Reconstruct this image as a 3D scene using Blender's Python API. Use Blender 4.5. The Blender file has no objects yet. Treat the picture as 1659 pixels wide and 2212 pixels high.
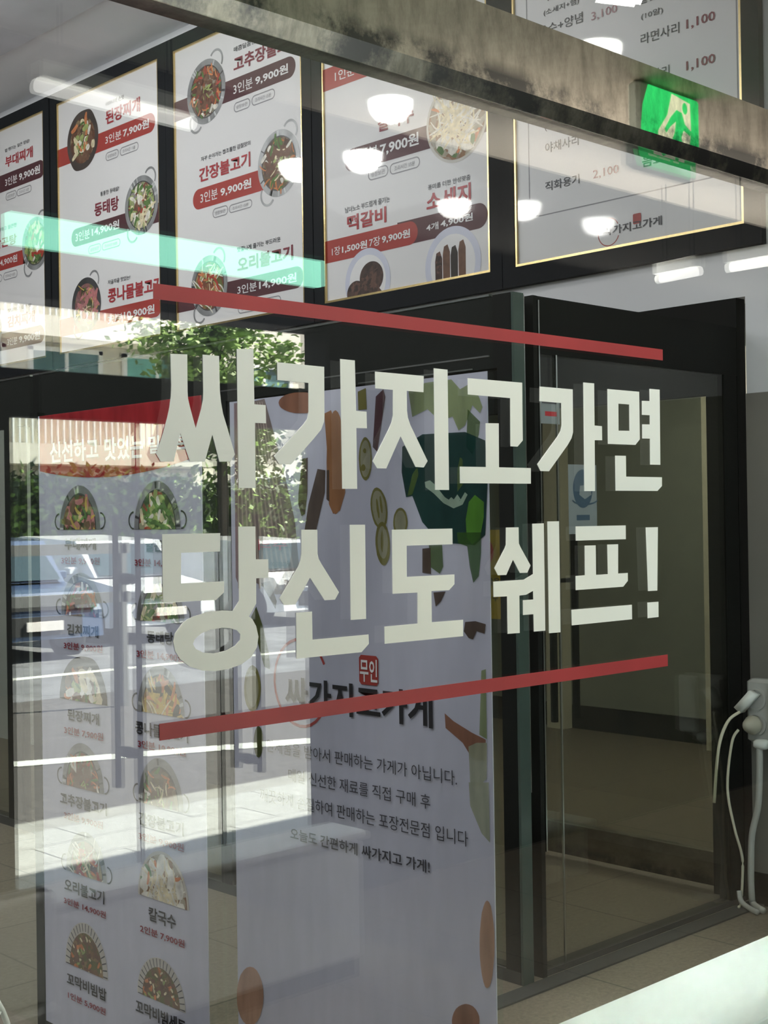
import bpy, math, random
from mathutils import Vector, Matrix
random.seed(7)
S = bpy.context.scene
COL = S.collection

# ------------------------------------------------------------------ camera
cd = bpy.data.cameras.new('camera')
cd.sensor_fit = 'AUTO'; cd.sensor_width = 36.0; cd.lens = 47.625; cd.clip_start = 0.02; cd.clip_end = 200
cam = bpy.data.objects.new('camera', cd); COL.objects.link(cam)
R_ = Matrix(((0.7241085, 0.0067403, 0.6896532), (-0.6895203, -0.0148470, 0.7241141), (-0.0151200, 0.9998671, 0.0061033)))
rt, up, fw = (Vector((R_[0][k], R_[1][k], R_[2][k])) for k in range(3))
EYE = Vector((0.0, -1.77, 1.47))
cam.matrix_world = Matrix(((rt.x, up.x, -fw.x, EYE.x), (rt.y, up.y, -fw.y, EYE.y), (rt.z, up.z, -fw.z, EYE.z), (0, 0, 0, 1)))
S.camera = cam

# ------------------------------------------------------------------ world, sun, exposure
S.view_settings.view_transform = 'Standard'; S.view_settings.look = 'None'
S.view_settings.gamma = 1.0; S.view_settings.use_curve_mapping = False
S.view_settings.exposure = 0.0
S.cycles.transparent_max_bounces = 24
S.cycles.max_bounces = 10
wd = bpy.data.worlds.new('sky'); S.world = wd; wd.use_nodes = True
bg = wd.node_tree.nodes['Background']; bg.inputs[0].default_value = (0.72, 0.86, 1.0, 1); bg.inputs[1].default_value = 6.0
SUN_STRENGTH = 105.0
sl = bpy.data.lights.new('sun', 'SUN'); sl.energy = SUN_STRENGTH; sl.angle = 0.01; sl.color = (1, .95, .86)
so = bpy.data.objects.new('sun', sl); COL.objects.link(so); so.location = (20, 8, 25)
so.rotation_euler = Vector((0.68, 0.24, 0.69)).to_track_quat('Z', 'Y').to_euler()
def area(name, loc, size, sizey, energy, col=(1, 1, 1), aim=(0, 0, -1), spread=180):
    l = bpy.data.lights.new(name, 'AREA'); l.shape = 'RECTANGLE'; l.size = size; l.size_y = sizey; l.energy = energy; l.color = col; l.spread = math.radians(spread)
    o = bpy.data.objects.new(name, l); COL.objects.link(o); o.location = loc
    o.rotation_euler = Vector(aim).to_track_quat('-Z', 'Y').to_euler()
    return o
# unseen area lights added to brighten the lobby, shop, bench and corridor
area('lobby_fill_light', (2.95, -0.26, 3.05), 1.3, 0.12, 27, (1, .99, .93), (-0.1, -0.1, -1))  # added out of view, brightens the right end of the window letters
area('lobby_fill_light', (1.0, -1.0, 3.05), 1.0, 0.5, 3, (1, .98, .92), (.2, .2, -1))
area('shop_fill_light', (0.2, 1.3, 4.25), 1.2, 1.2, 58, (.95, .97, 1), (0.35, 0, -1))  # added near the front to brighten the printed films, no fixture
area('shop_fill_light', (0.6, 3.4, 4.25), 1.6, 1.2, 28, (.96, .98, 1), (0.25, 0, -1))  # added fill for the menu wall, no fixture
area('shop_fill_light', (1.6, 6.2, 4.25), 1.6, 1.2, 10, (.96, .98, 1), (0.25, 0, -1))
area('bench_fill_light', (3.3, 0.16, 4.2), 1.4, 0.1, 5.6, (.90, 1, .93), (0, .02, -1), 24)  # unseen strip added to brighten the bench top, no track is there
area('corridor_fill_light', (6.0, 2.6, 2.75), 0.8, 0.8, 52, (1, .97, .88))  # added to lift the dim vestibule and the space behind it

area('lobby_fill_light', (1.6, -0.24, 3.05), 1.2, 0.12, 40, (1, .99, .95))  # added out of view to brighten the mirrored cabinet
area('lobby_up_fill_light', (5.2, -2.1, 2.62), 3.2, 0.12, 40, (1, .97, .90), (0, .25, 1))  # upward light added so the steel transom mirrors a brighter ceiling, no cove
area('shop_up_fill_light', (-2.5, 4.5, 3.5), 0.9, 8.0, 215, (.95, .97, 1), (.2, 0, 1))  # unseen upward light added for the shop ceiling, no cove is built
# ------------------------------------------------------------------ materials
MT = {}
def newmat(name):
    m = bpy.data.materials.new(name); m.use_nodes = True; m.node_tree.nodes.clear(); MT[name] = m
    return m, m.node_tree.nodes, m.node_tree.links
def N(nd, t, **kw):
    n = nd.new(t)
    for k, v in kw.items(): setattr(n, k, v)
    return n
def solid(name, col, rough=.5, metal=0.0, var=0.06, scale=8.0, emit=0.0, coat=0.0, bump=0.0, spec=.5):
    """principled surface whose colour wanders a little with a noise texture"""
    m, nd, lk = newmat(name)
    out = N(nd, 'ShaderNodeOutputMaterial'); b = N(nd, 'ShaderNodeBsdfPrincipled'); lk.new(b.outputs[0], out.inputs[0])
    b.inputs['Roughness'].default_value = rough; b.inputs['Metallic'].default_value = metal; b.inputs['Coat Weight'].default_value = coat; b.inputs['Specular IOR Level'].default_value = spec
    tc = N(nd, 'ShaderNodeTexCoord'); nz = N(nd, 'ShaderNodeTexNoise'); nz.inputs['Scale'].default_value = scale; nz.inputs['Detail'].default_value = 4
    lk.new(tc.outputs['Object'], nz.inputs['Vector'])
    rp = N(nd, 'ShaderNodeValToRGB'); lo = [max(0, c * (1 - var)) for c in col]; hi = [min(1, c * (1 + var)) for c in col]
    rp.color_ramp.elements[0].position = .3; rp.color_ramp.elements[1].position = .7
    rp.color_ramp.elements[0].color = (*lo, 1); rp.color_ramp.elements[1].color = (*hi, 1)
    lk.new(nz.outputs['Fac'], rp.inputs[0]); lk.new(rp.outputs[0], b.inputs['Base Color'])
    if emit:
        lk.new(rp.outputs[0], b.inputs['Emission Color']); b.inputs['Emission Strength'].default_value = emit
    if bump:
        bp = N(nd, 'ShaderNodeBump'); bp.inputs['Strength'].default_value = bump; bp.inputs['Distance'].default_value = .01
        lk.new(nz.outputs['Fac'], bp.inputs['Height']); lk.new(bp.outputs[0], b.inputs['Normal'])
    return m
def glass(name, ior=1.6, tint=(1, 1, 1), rough=0.0):
    """clear pane: straight transmission plus a Fresnel mirror, the same from both sides"""
    m, nd, lk = newmat(name)
    out = N(nd, 'ShaderNodeOutputMaterial'); mx = N(nd, 'ShaderNodeMixShader'); lk.new(mx.outputs[0], out.inputs[0])
    tr = N(nd, 'ShaderNodeBsdfTransparent'); tr.inputs[0].default_value = (*tint, 1)
    gl = N(nd, 'ShaderNodeBsdfGlossy'); gl.inputs['Roughness'].default_value = rough
    ge = N(nd, 'ShaderNodeNewGeometry'); mi = N(nd, 'ShaderNodeMix', data_type='FLOAT')
    mi.inputs['A'].default_value = ior; mi.inputs['B'].default_value = 1 / ior
    lk.new(ge.outputs['Backfacing'], mi.inputs['Factor'])
    fr = N(nd, 'ShaderNodeFresnel'); lk.new(mi.outputs['Result'], fr.inputs['IOR'])
    lk.new(fr.outputs[0], mx.inputs[0]); lk.new(tr.outputs[0], mx.inputs[1]); lk.new(gl.outputs[0], mx.inputs[2])
    return m
def film(name, col, clear):
    """thin printed window film: mostly pigment, partly see-through"""
    m, nd, lk = newmat(name)
    out = N(nd, 'ShaderNodeOutputMaterial'); mx = N(nd, 'ShaderNodeMixShader'); lk.new(mx.outputs[0], out.inputs[0])
    tr = N(nd, 'ShaderNodeBsdfTransparent'); df = N(nd, 'ShaderNodeBsdfDiffuse')
    tc = N(nd, 'ShaderNodeTexCoord'); nz = N(nd, 'ShaderNodeTexNoise'); nz.inputs['Scale'].default_value = 26; nz.inputs['Detail'].default_value = 5
    mp = N(nd, 'ShaderNodeMapping'); mp.inputs['Scale'].default_value = (1, 1, .25); lk.new(tc.outputs['Object'], mp.inputs[0]); lk.new(mp.outputs[0], nz.inputs['Vector'])
    rp = N(nd, 'ShaderNodeValToRGB'); v = .04 if clear > .25 and name == 'film_white' else .22
    rp.color_ramp.elements[0].color = (*[c * (1 - v) for c in col], 1); rp.color_ramp.elements[1].color = (*[min(1, c * (1 + v)) for c in col], 1)
    rp.color_ramp.elements[0].position = .3; rp.color_ramp.elements[1].position = .7
    lk.new(nz.outputs['Fac'], rp.inputs[0]); lk.new(rp.outputs[0], df.inputs[0])
    mx.inputs[0].default_value = 1 - clear; lk.new(tr.outputs[0], mx.inputs[1]); lk.new(df.outputs[0], mx.inputs[2])
    return m
def cells(name, cols, scale=30.0):
    """food print: a patchwork of colours"""
    m, nd, lk = newmat(name)
    out = N(nd, 'ShaderNodeOutputMaterial'); b = N(nd, 'ShaderNodeBsdfPrincipled'); lk.new(b.outputs[0], out.inputs[0]); b.inputs['Roughness'].default_value = .6
    tc = N(nd, 'ShaderNodeTexCoord'); vo = N(nd, 'ShaderNodeTexVoronoi'); vo.inputs['Scale'].default_value = scale
    nz = N(nd, 'ShaderNodeTexNoise'); nz.inputs['Scale'].default_value = scale * .7; nz.inputs['Detail'].default_value = 6
    ad = N(nd, 'ShaderNodeVectorMath', operation='MULTIPLY_ADD'); ad.inputs[1].default_value = (.05, .05, .05)
    lk.new(tc.outputs['Object'], nz.inputs['Vector']); lk.new(nz.outputs['Color'], ad.inputs[0]); lk.new(tc.outputs['Object'], ad.inputs[2]); lk.new(ad.outputs[0], vo.inputs['Vector'])
    rp = N(nd, 'ShaderNodeValToRGB'); rp.color_ramp.interpolation = 'CONSTANT'
    while len(rp.color_ramp.elements) < len(cols): rp.color_ramp.elements.new(.5)
    for i, c in enumerate(cols):
        rp.color_ramp.elements[i].position = .12 + .76 * i / len(cols) if i else 0; rp.color_ramp.elements[i].color = (*c, 1)
    sp = N(nd, 'ShaderNodeSeparateColor'); lk.new(vo.outputs['Color'], sp.inputs[0]); lk.new(sp.outputs[0], rp.inputs[0])
    mm = N(nd, 'ShaderNodeMix', data_type='RGBA', blend_type='MULTIPLY'); mm.inputs['Factor'].default_value = .7
    lk.new(rp.outputs[0], mm.inputs['A']); lk.new(nz.outputs['Fac'], mm.inputs['B']); lk.new(mm.outputs['Result'], b.inputs['Base Color'])
    return m
def tiles(name, col, size, mortar, var=.25, rough=.5, bump=.0, off=0.0, nscale=60):
    m, nd, lk = newmat(name)
    out = N(nd, 'ShaderNodeOutputMaterial'); b = N(nd, 'ShaderNodeBsdfPrincipled'); lk.new(b.outputs[0], out.inputs[0]); b.inputs['Roughness'].default_value = rough
    tc = N(nd, 'ShaderNodeTexCoord'); br = N(nd, 'ShaderNodeTexBrick'); br.offset = off; br.inputs['Scale'].default_value = 1
    br.inputs['Brick Width'].default_value = size[0]; br.inputs['Row Height'].default_value = size[1]; br.inputs['Mortar Size'].default_value = mortar
    nz = N(nd, 'ShaderNodeTexNoise'); nz.inputs['Scale'].default_value = nscale; nz.inputs['Detail'].default_value = 8; nz.inputs['Roughness'].default_value = .75
    lk.new(tc.outputs['Object'], br.inputs['Vector']); lk.new(tc.outputs['Object'], nz.inputs['Vector'])
    br.inputs['Color1'].default_value = (*col, 1); br.inputs['Color2'].default_value = (*[c * .93 for c in col], 1); br.inputs['Mortar'].default_value = (*[c * .45 for c in col], 1)
    rp = N(nd, 'ShaderNodeValToRGB'); rp.color_ramp.elements[0].position = .3; rp.color_ramp.elements[1].position = .7
    rp.color_ramp.elements[0].color = (1 - var,) * 3 + (1,); rp.color_ramp.elements[1].color = (1 + var,) * 3 + (1,)
    lk.new(nz.outputs['Fac'], rp.inputs[0])
    mm = N(nd, 'ShaderNodeMix', data_type='RGBA', blend_type='MULTIPLY'); mm.inputs['Factor'].default_value = 1
    lk.new(br.outputs['Color'], mm.inputs['A']); lk.new(rp.outputs[0], mm.inputs['B']); lk.new(mm.outputs['Result'], b.inputs['Base Color'])
    return m
def steel(name, col, rough, streak=.5):
    """brushed stainless steel with worn, stained patches"""
    m, nd, lk = newmat(name)
    out = N(nd, 'ShaderNodeOutputMaterial'); b = N(nd, 'ShaderNodeBsdfPrincipled'); lk.new(b.outputs[0], out.inputs[0]); b.inputs['Metallic'].default_value = 1
    tc = N(nd, 'ShaderNodeTexCoord'); mp = N(nd, 'ShaderNodeMapping'); mp.inputs['Scale'].default_value = (14, 3, 5); nz = N(nd, 'ShaderNodeTexNoise')
    nz.inputs['Scale'].default_value = 1.6; nz.inputs['Detail'].default_value = 9; nz.inputs['Roughness'].default_value = .7
    lk.new(tc.outputs['Object'], mp.inputs[0]); lk.new(mp.outputs[0], nz.inputs['Vector'])
    rp = N(nd, 'ShaderNodeValToRGB'); rp.color_ramp.elements[0].position = .35; rp.color_ramp.elements[1].position = .6
    rp.color_ramp.elements[0].color = (*[c * (1 - streak) for c in col], 1); rp.color_ramp.elements[1].color = (*col, 1)
    lk.new(nz.outputs['Fac'], rp.inputs[0])
    # rust-dark water stains along the lower edge
    sx = N(nd, 'ShaderNodeSeparateXYZ'); lk.new(tc.outputs['Object'], sx.inputs[0])
    mr = N(nd, 'ShaderNodeMapRange'); mr.inputs['From Min'].default_value = .085; mr.inputs['From Max'].default_value = .055; lk.new(sx.outputs['Z'], mr.inputs['Value'])
    n2 = N(nd, 'ShaderNodeTexNoise'); n2.inputs['Scale'].default_value = 5; n2.inputs['Detail'].default_value = 8; n2.inputs['Roughness'].default_value = .7; lk.new(tc.outputs['Object'], n2.inputs['Vector'])
    r2 = N(nd, 'ShaderNodeValToRGB'); r2.color_ramp.elements[0].position = .44; r2.color_ramp.elements[1].position = .56; lk.new(n2.outputs['Fac'], r2.inputs[0])
    mu = N(nd, 'ShaderNodeMath', operation='MULTIPLY'); lk.new(mr.outputs[0], mu.inputs[0]); lk.new(r2.outputs[0], mu.inputs[1])
    mx = N(nd, 'ShaderNodeMix', data_type='RGBA'); mx.inputs['B'].default_value = (.10, .10, .10, 1); lk.new(mu.outputs[0], mx.inputs['Factor']); lk.new(rp.outputs[0], mx.inputs['A'])
    lk.new(mx.outputs['Result'], b.inputs['Base Color']); b.inputs['Roughness'].default_value = rough
    return m

solid('wall_white', (.74, .75, .78), .45, var=.02, scale=2)
solid('ceiling_white', (.84, .86, .90), .6, var=.03, scale=1.5)
solid('wall_dark', (.13, .13, .13), .6); solid('soffit_grey', (.55, .56, .60), .6, var=.08, scale=4)
solid('lobby_wall', (.024, .023, .021), .8, spec=.1)
solid('lobby_ceiling', (.60, .54, .46), .7, var=.05, scale=18)
solid('corridor_grey', (.30, .32, .29), .7)
solid('dark_metal', (.010, .011, .010), .6, spec=.1)
solid('frame_black', (.017, .019, .022), .7, spec=.1)
solid('gold', (.80, .62, .30), .25, 1.0, var=.1)
solid('paper_white', (.80, .80, .81), .6, var=.015, scale=1.5)
solid('paper', (.86, .86, .87), .6, var=.01)
solid('ink', (.05, .05, .06), .6); solid('black', (.012, .012, .016), .6)
solid('red', (.42, .035, .045), .6); solid('maroontext', (.22, .025, .045), .6); solid('pricered', (.24, .012, .03), .6); solid('mauve', (.45, .25, .28), .6)
solid('redband', (.40, .045, .035), .6, var=.04); solid('maroon', (.085, .022, .030), .6, var=.04); solid('pill', (.28, .28, .30), .6)
solid('vinyl_white', (.80, .81, .76), .5, var=.015, scale=3)
solid('vinyl_red', (.33, .030, .034), .5, var=.10, scale=5)
steel('stainless', (.55, .51, .45), .018, .40); steel('steel_dull', (.34, .32, .27), .3, .5)
solid('trim_steel', (.70, .74, .72), .2, 1.0)
solid('post_green', (.05, .075, .065), .2, coat=.4); solid('wall_lower', (.21, .20, .175), .5, var=.06, scale=2); solid('glass_edge', (.45, .62, .55), .2, emit=0, coat=.5)
solid('pot_steel', (.33, .34, .35), .4, .3, var=.45, scale=7); solid('rim_light', (.60, .62, .63), .5); solid('pot_dark', (.06, .062, .065), .4, var=.4, scale=9); solid('stoneware', (.060, .046, .040), .5, var=.3); solid('bowl_pale', (.55, .53, .48), .4, var=.1); solid('plate', (.62, .65, .78), .4, var=.04)
for n_, c_ in dict(bit_green=(.10, .20, .05), bit_lime=(.34, .42, .14), bit_red=(.42, .05, .03), bit_orange=(.62, .22, .08), bit_cream=(.74, .66, .44), bit_white=(.78, .76, .68), bit_brown=(.17, .085, .05), bit_pink=(.52, .20, .20), bit_dark=(.03, .022, .016), bit_yellow=(.62, .44, .10)).items(): solid(n_, c_, .6, var=.25, scale=40)
cells('food_green', [(.08, .16, .04), (.30, .36, .12), (.55, .55, .35), (.40, .10, .06), (.10, .14, .05)])
cells('food_stew', [(.30, .10, .05), (.50, .36, .08), (.40, .14, .12), (.12, .14, .04), (.10, .03, .02)])
cells('food_stone', [(.20, .08, .04), (.30, .16, .08), (.10, .06, .04), (.40, .30, .16)])
cells('food_fish', [(.45, .50, .26), (.70, .68, .52), (.16, .28, .08), (.32, .10, .07), (.45, .42, .40)])
cells('food_pork', [(.40, .18, .18), (.50, .26, .26), (.30, .10, .10), (.32, .30, .10), (.10, .12, .04)])
cells('food_spicy', [(.17, .07, .045), (.26, .10, .06), (.42, .12, .06), (.13, .05, .03), (.45, .42, .32)])
cells('food_beef', [(.20, .13, .09), (.28, .18, .12), (.14, .085, .06), (.36, .25, .16), (.22, .16, .08)])
cells('food_duck', [(.30, .10, .05), (.40, .20, .08), (.50, .36, .16), (.20, .06, .04), (.20, .22, .06)])
cells('food_noodle', [(.66, .58, .42), (.75, .70, .58), (.50, .40, .28), (.42, .22, .10)])
cells('food_sprout', [(.55, .40, .08), (.62, .50, .14), (.40, .26, .06), (.56, .30, .12)])
cells('food_rice', [(.24, .15, .08), (.32, .18, .08), (.40, .26, .12), (.20, .20, .06)], 60)
cells('food_meat', [(.085, .042, .032), (.12, .06, .045), (.055, .028, .02), (.20, .10, .07)], 50)
film('film_white', (.70, .72, .85), .36)
film('film_red', (.42, .022, .026), .15)
for n_, c_, k_ in (('noodlebrown', (.26, .21, .19), .2), ('strand', (.46, .38, .33), .2), ('pinkbrown', (.30, .19, .19), .3), ('shallot', (.30, .14, .085), .15), ('spoonwood', (.34, .17, .085), .12), ('rootbrown', (.10, .072, .055), .12), ('olive', (.20, .19, .06), .1), ('sliceflesh', (.36, .36, .25), .2), ('darkred', (.10, .045, .05), .15), ('leaf', (.26, .33, .13), .3), ('leafdark', (.09, .15, .045), .25), ('pepperdark', (.010, .045, .038), .12), ('pepper', (.10, .27, .04), .12), ('pepperdim', (.05, .13, .03), .3), ('pepperpale', (.36, .48, .38), .2), ('cabbage', (.42, .45, .32), .3), ('chili', (.085, .10, .03), .1), ('onion', (.50, .30, .20), .15), ('notice_yellow', (.50, .36, .05), .1)): film(n_, c_, k_)
glass('window_glass', 1.7, (.99, 1, .99)); glass('tinted_glass', 1.5, (.78, .79, .74)); glass('cover_acrylic', 1.42, (1, 1, 1), .035); glass('door_glass', 1.35, (.97, 1, .98))
tiles('granite_floor', (.20, .165, .125), (.6, .6), .004, .35, .45)
tiles('paving', (.27, .27, .26), (.6, .3), .006, .25, .8, off=.5, nscale=30)
tiles('brick_road', (.050, .044, .041), (.22, .11), .004, .4, .9, off=.5, nscale=14)
solid('curb_stone', (.20, .195, .18), .8, var=.12, scale=6); solid('asphalt', (.10, .10, .106), .9, var=.3, scale=3); solid('road_paint', (.5, .5, .46), .8, var=.15)
solid('concrete_cream', (.72, .68, .58), .8, var=.06, scale=2); solid('balcony_white', (.85, .85, .82), .5); solid('green_glass', (.16, .42, .36), .2, var=.35, scale=1.2); solid('window_dark', (.12, .22, .22), .15, var=.4, scale=.8)
solid('rail_grey', (.14, .14, .135), .6); solid('bark', (.09, .07, .05), .9); solid('leaf_dark', (.035, .06, .018), .7, var=.5, scale=3); solid('leaf_green', (.16, .26, .05), .6, var=.5, scale=3)
solid('car_white', (.80, .80, .82), .3, coat=.8); solid('car_blue', (.045, .075, .15), .3, coat=.8); solid('car_glass', (.03, .05, .06), .1, coat=.8); solid('tyre', (.02, .02, .02), .8); solid('chrome', (.6, .6, .62), .2, 1); solid('plate_white', (.72, .66, .62), .5); solid('lamp_red', (.4, .02, .02), .3)
solid('white_plastic', (.82, .84, .80), .35, coat=.3); solid('cabinet_white', (.80, .81, .80), .5, var=.05, scale=3); solid('bench_mint', (.84, .90, .85), .5, var=.01)
solid('socket_grey', (.45, .45, .43), .5); solid('cord_grey', (.52, .52, .48), .5); solid('cord_cream', (.72, .68, .52), .5); solid('plug_beige', (.50, .47, .38), .5)
solid('mint_transom', (.30, .78, .58), .5, var=.10, scale=2, emit=8); solid('tube_glow', (1, .98, .93), .5, var=0, emit=4); solid('lamp_glow', (1, .98, .95), .5, var=0, emit=44)  # mint transom film: its emission stands in for daylight from outside
solid('exit_green', (.03, .62, .16), .5, var=.05, emit=2.0); solid('exit_cream', (.86, .90, .66), .5, var=.03, emit=1.5)
solid('notice_grey', (.22, .25, .26), .6); solid('notice_blue', (.05, .09, .13), .6); solid('sticker_pink', (.30, .22, .22), .6); solid('carpet_edge', (.045, .046, .044), .8)

# ------------------------------------------------------------------ mesh builder
class MB:
    def __init__(s): s.v = []; s.f = []; s.k = []; s.m = []
    def mi(s, n):
        if n not in s.m: s.m.append(n)
        return s.m.index(n)
    def add(s, vs, fs, mat):
        o = len(s.v); k = s.mi(mat); s.v += [tuple(p) for p in vs]
        for q in fs: s.f.append(tuple(o + i for i in q)); s.k.append(k)
    def box(s, lo, hi, mat):
        x0, y0, z0 = lo; x1, y1, z1 = hi
        s.add([(x0, y0, z0), (x1, y0, z0), (x1, y1, z0), (x0, y1, z0), (x0, y0, z1), (x1, y0, z1), (x1, y1, z1), (x0, y1, z1)],
              [(0, 3, 2, 1), (4, 5, 6, 7), (0, 1, 5, 4), (1, 2, 6, 5), (2, 3, 7, 6), (3, 0, 4, 7)], mat)
    def bevbox(s, lo, hi, b, mat):
        """box with its vertical and horizontal edges chamfered"""
        x0, y0, z0 = lo; x1, y1, z1 = hi
        rings = []
        for z, i in ((z0, b), (z0 + b, 0), (z1 - b, 0), (z1, b)):
            a0, a1, c0, c1 = x0 + i, x1 - i, y0 + i, y1 - i
            rings.append([(a0 + b, c0, z), (a1 - b, c0, z), (a1, c0 + b, z), (a1, c1 - b, z), (a1 - b, c1, z), (a0 + b, c1, z), (a0, c1 - b, z), (a0, c0 + b, z)])
        vs = [p for r in rings for p in r]; fs = [tuple(range(7, -1, -1)), tuple(range(24, 32))]
        for r in range(3):
            for i in range(8): fs.append((r * 8 + i, r * 8 + (i + 1) % 8, r * 8 + 8 + (i + 1) % 8, r * 8 + 8 + i))
        s.add(vs, fs, mat)
    def tube(s, pts, r, mat, n=10, cap=True, rs=None):
        P = [Vector(p) for p in pts]; vs = []; fs = []
        ref = Vector((0, 0, 1)) if abs((P[1] - P[0]).normalized().z) < .9 else Vector((1, 0, 0))
        for i, p in enumerate(P):
            d = (P[min(i + 1, len(P) - 1)] - P[max(i - 1, 0)]).normalized(); a = d.cross(ref).normalized(); b = a.cross(d)
            q = rs[i] if rs else r
            vs += [p + a * math.cos(t) * q + b * math.sin(t) * q for t in [2 * math.pi * k / n for k in range(n)]]
        for i in range(len(P) - 1):
            for k in range(n): fs.append((i * n + k, i * n + (k + 1) % n, (i + 1) * n + (k + 1) % n, (i + 1) * n + k))
        if cap: fs += [tuple(range(n - 1, -1, -1)), tuple(range(len(vs) - n, len(vs)))]
        s.add(vs, fs, mat)
    def lathe(s, prof, c, mat, n=24, axis='z'):
        vs = []; fs = []
        for r, h in prof:
            for k in range(n):
                a = 2 * math.pi * k / n; x, y = r * math.cos(a), r * math.sin(a)
                vs.append((c[0] + x, c[1] + y, c[2] + h) if axis == 'z' else ((c[0] + h, c[1] + x, c[2] + y) if axis == 'x' else (c[0] + x, c[1] + h, c[2] + y)))
        for i in range(len(prof) - 1):
            for k in range(n): fs.append((i * n + k, i * n + (k + 1) % n, (i + 1) * n + (k + 1) % n, (i + 1) * n + k))
        fs += [tuple(range(n - 1, -1, -1)), tuple(range(len(vs) - n, len(vs)))]
        s.add(vs, fs, mat)
    def prism(s, pts, d, mat):
        """extrude a closed 3-D outline by vector d"""
        n = len(pts); d = Vector(d); vs = [Vector(p) for p in pts] + [Vector(p) + d for p in pts]
        s.add(vs, [tuple(range(n - 1, -1, -1)), tuple(range(n, 2 * n))] + [(i, (i + 1) % n, n + (i + 1) % n, n + i) for i in range(n)], mat)
def obj(name, mb, parent=None, smooth=False, base=None):
    """link a builder as ONE mesh object; builder coordinates are world coordinates"""
    if parent is not None:
        w = Vector(parent['_w']); off = w
    else:
        xs, ys, zs = zip(*mb.v); off = Vector(base) if base else Vector(((min(xs) + max(xs)) / 2, (min(ys) + max(ys)) / 2, min(zs)))
    me = bpy.data.meshes.new(name); me.from_pydata([tuple(Vector(p) - off) for p in mb.v], [], mb.f)
    for n in mb.m: me.materials.append(MT[n])
    for p, k in zip(me.polygons, mb.k): p.material_index = k; p.use_smooth = smooth
    me.update()
    o = bpy.data.objects.new(name, me); COL.objects.link(o)
    if parent is not None: o.parent = parent; o['_w'] = tuple(off)
    else: o.location = off; o['_w'] = tuple(off)
    return o
def tag(o, label, cat, group=None):
    o['label'] = label; o['category'] = cat
    if group: o['group'] = group
    return o
def thing(name, label, cat, loc, group=None):
    o = bpy.data.objects.new(name, None); COL.objects.link(o); o.location = loc; o['_w'] = tuple(loc); o.empty_display_size = .1
    return tag(o, label, cat, group)
def struct(name, mb, parent=None):
    o = obj(name, mb, parent)
    if parent is None: o['kind'] = 'structure'
    return o
def B(*boxes):
    m = MB()
    for lo, hi, mat in boxes: m.box(lo, hi, mat)
    return m

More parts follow.
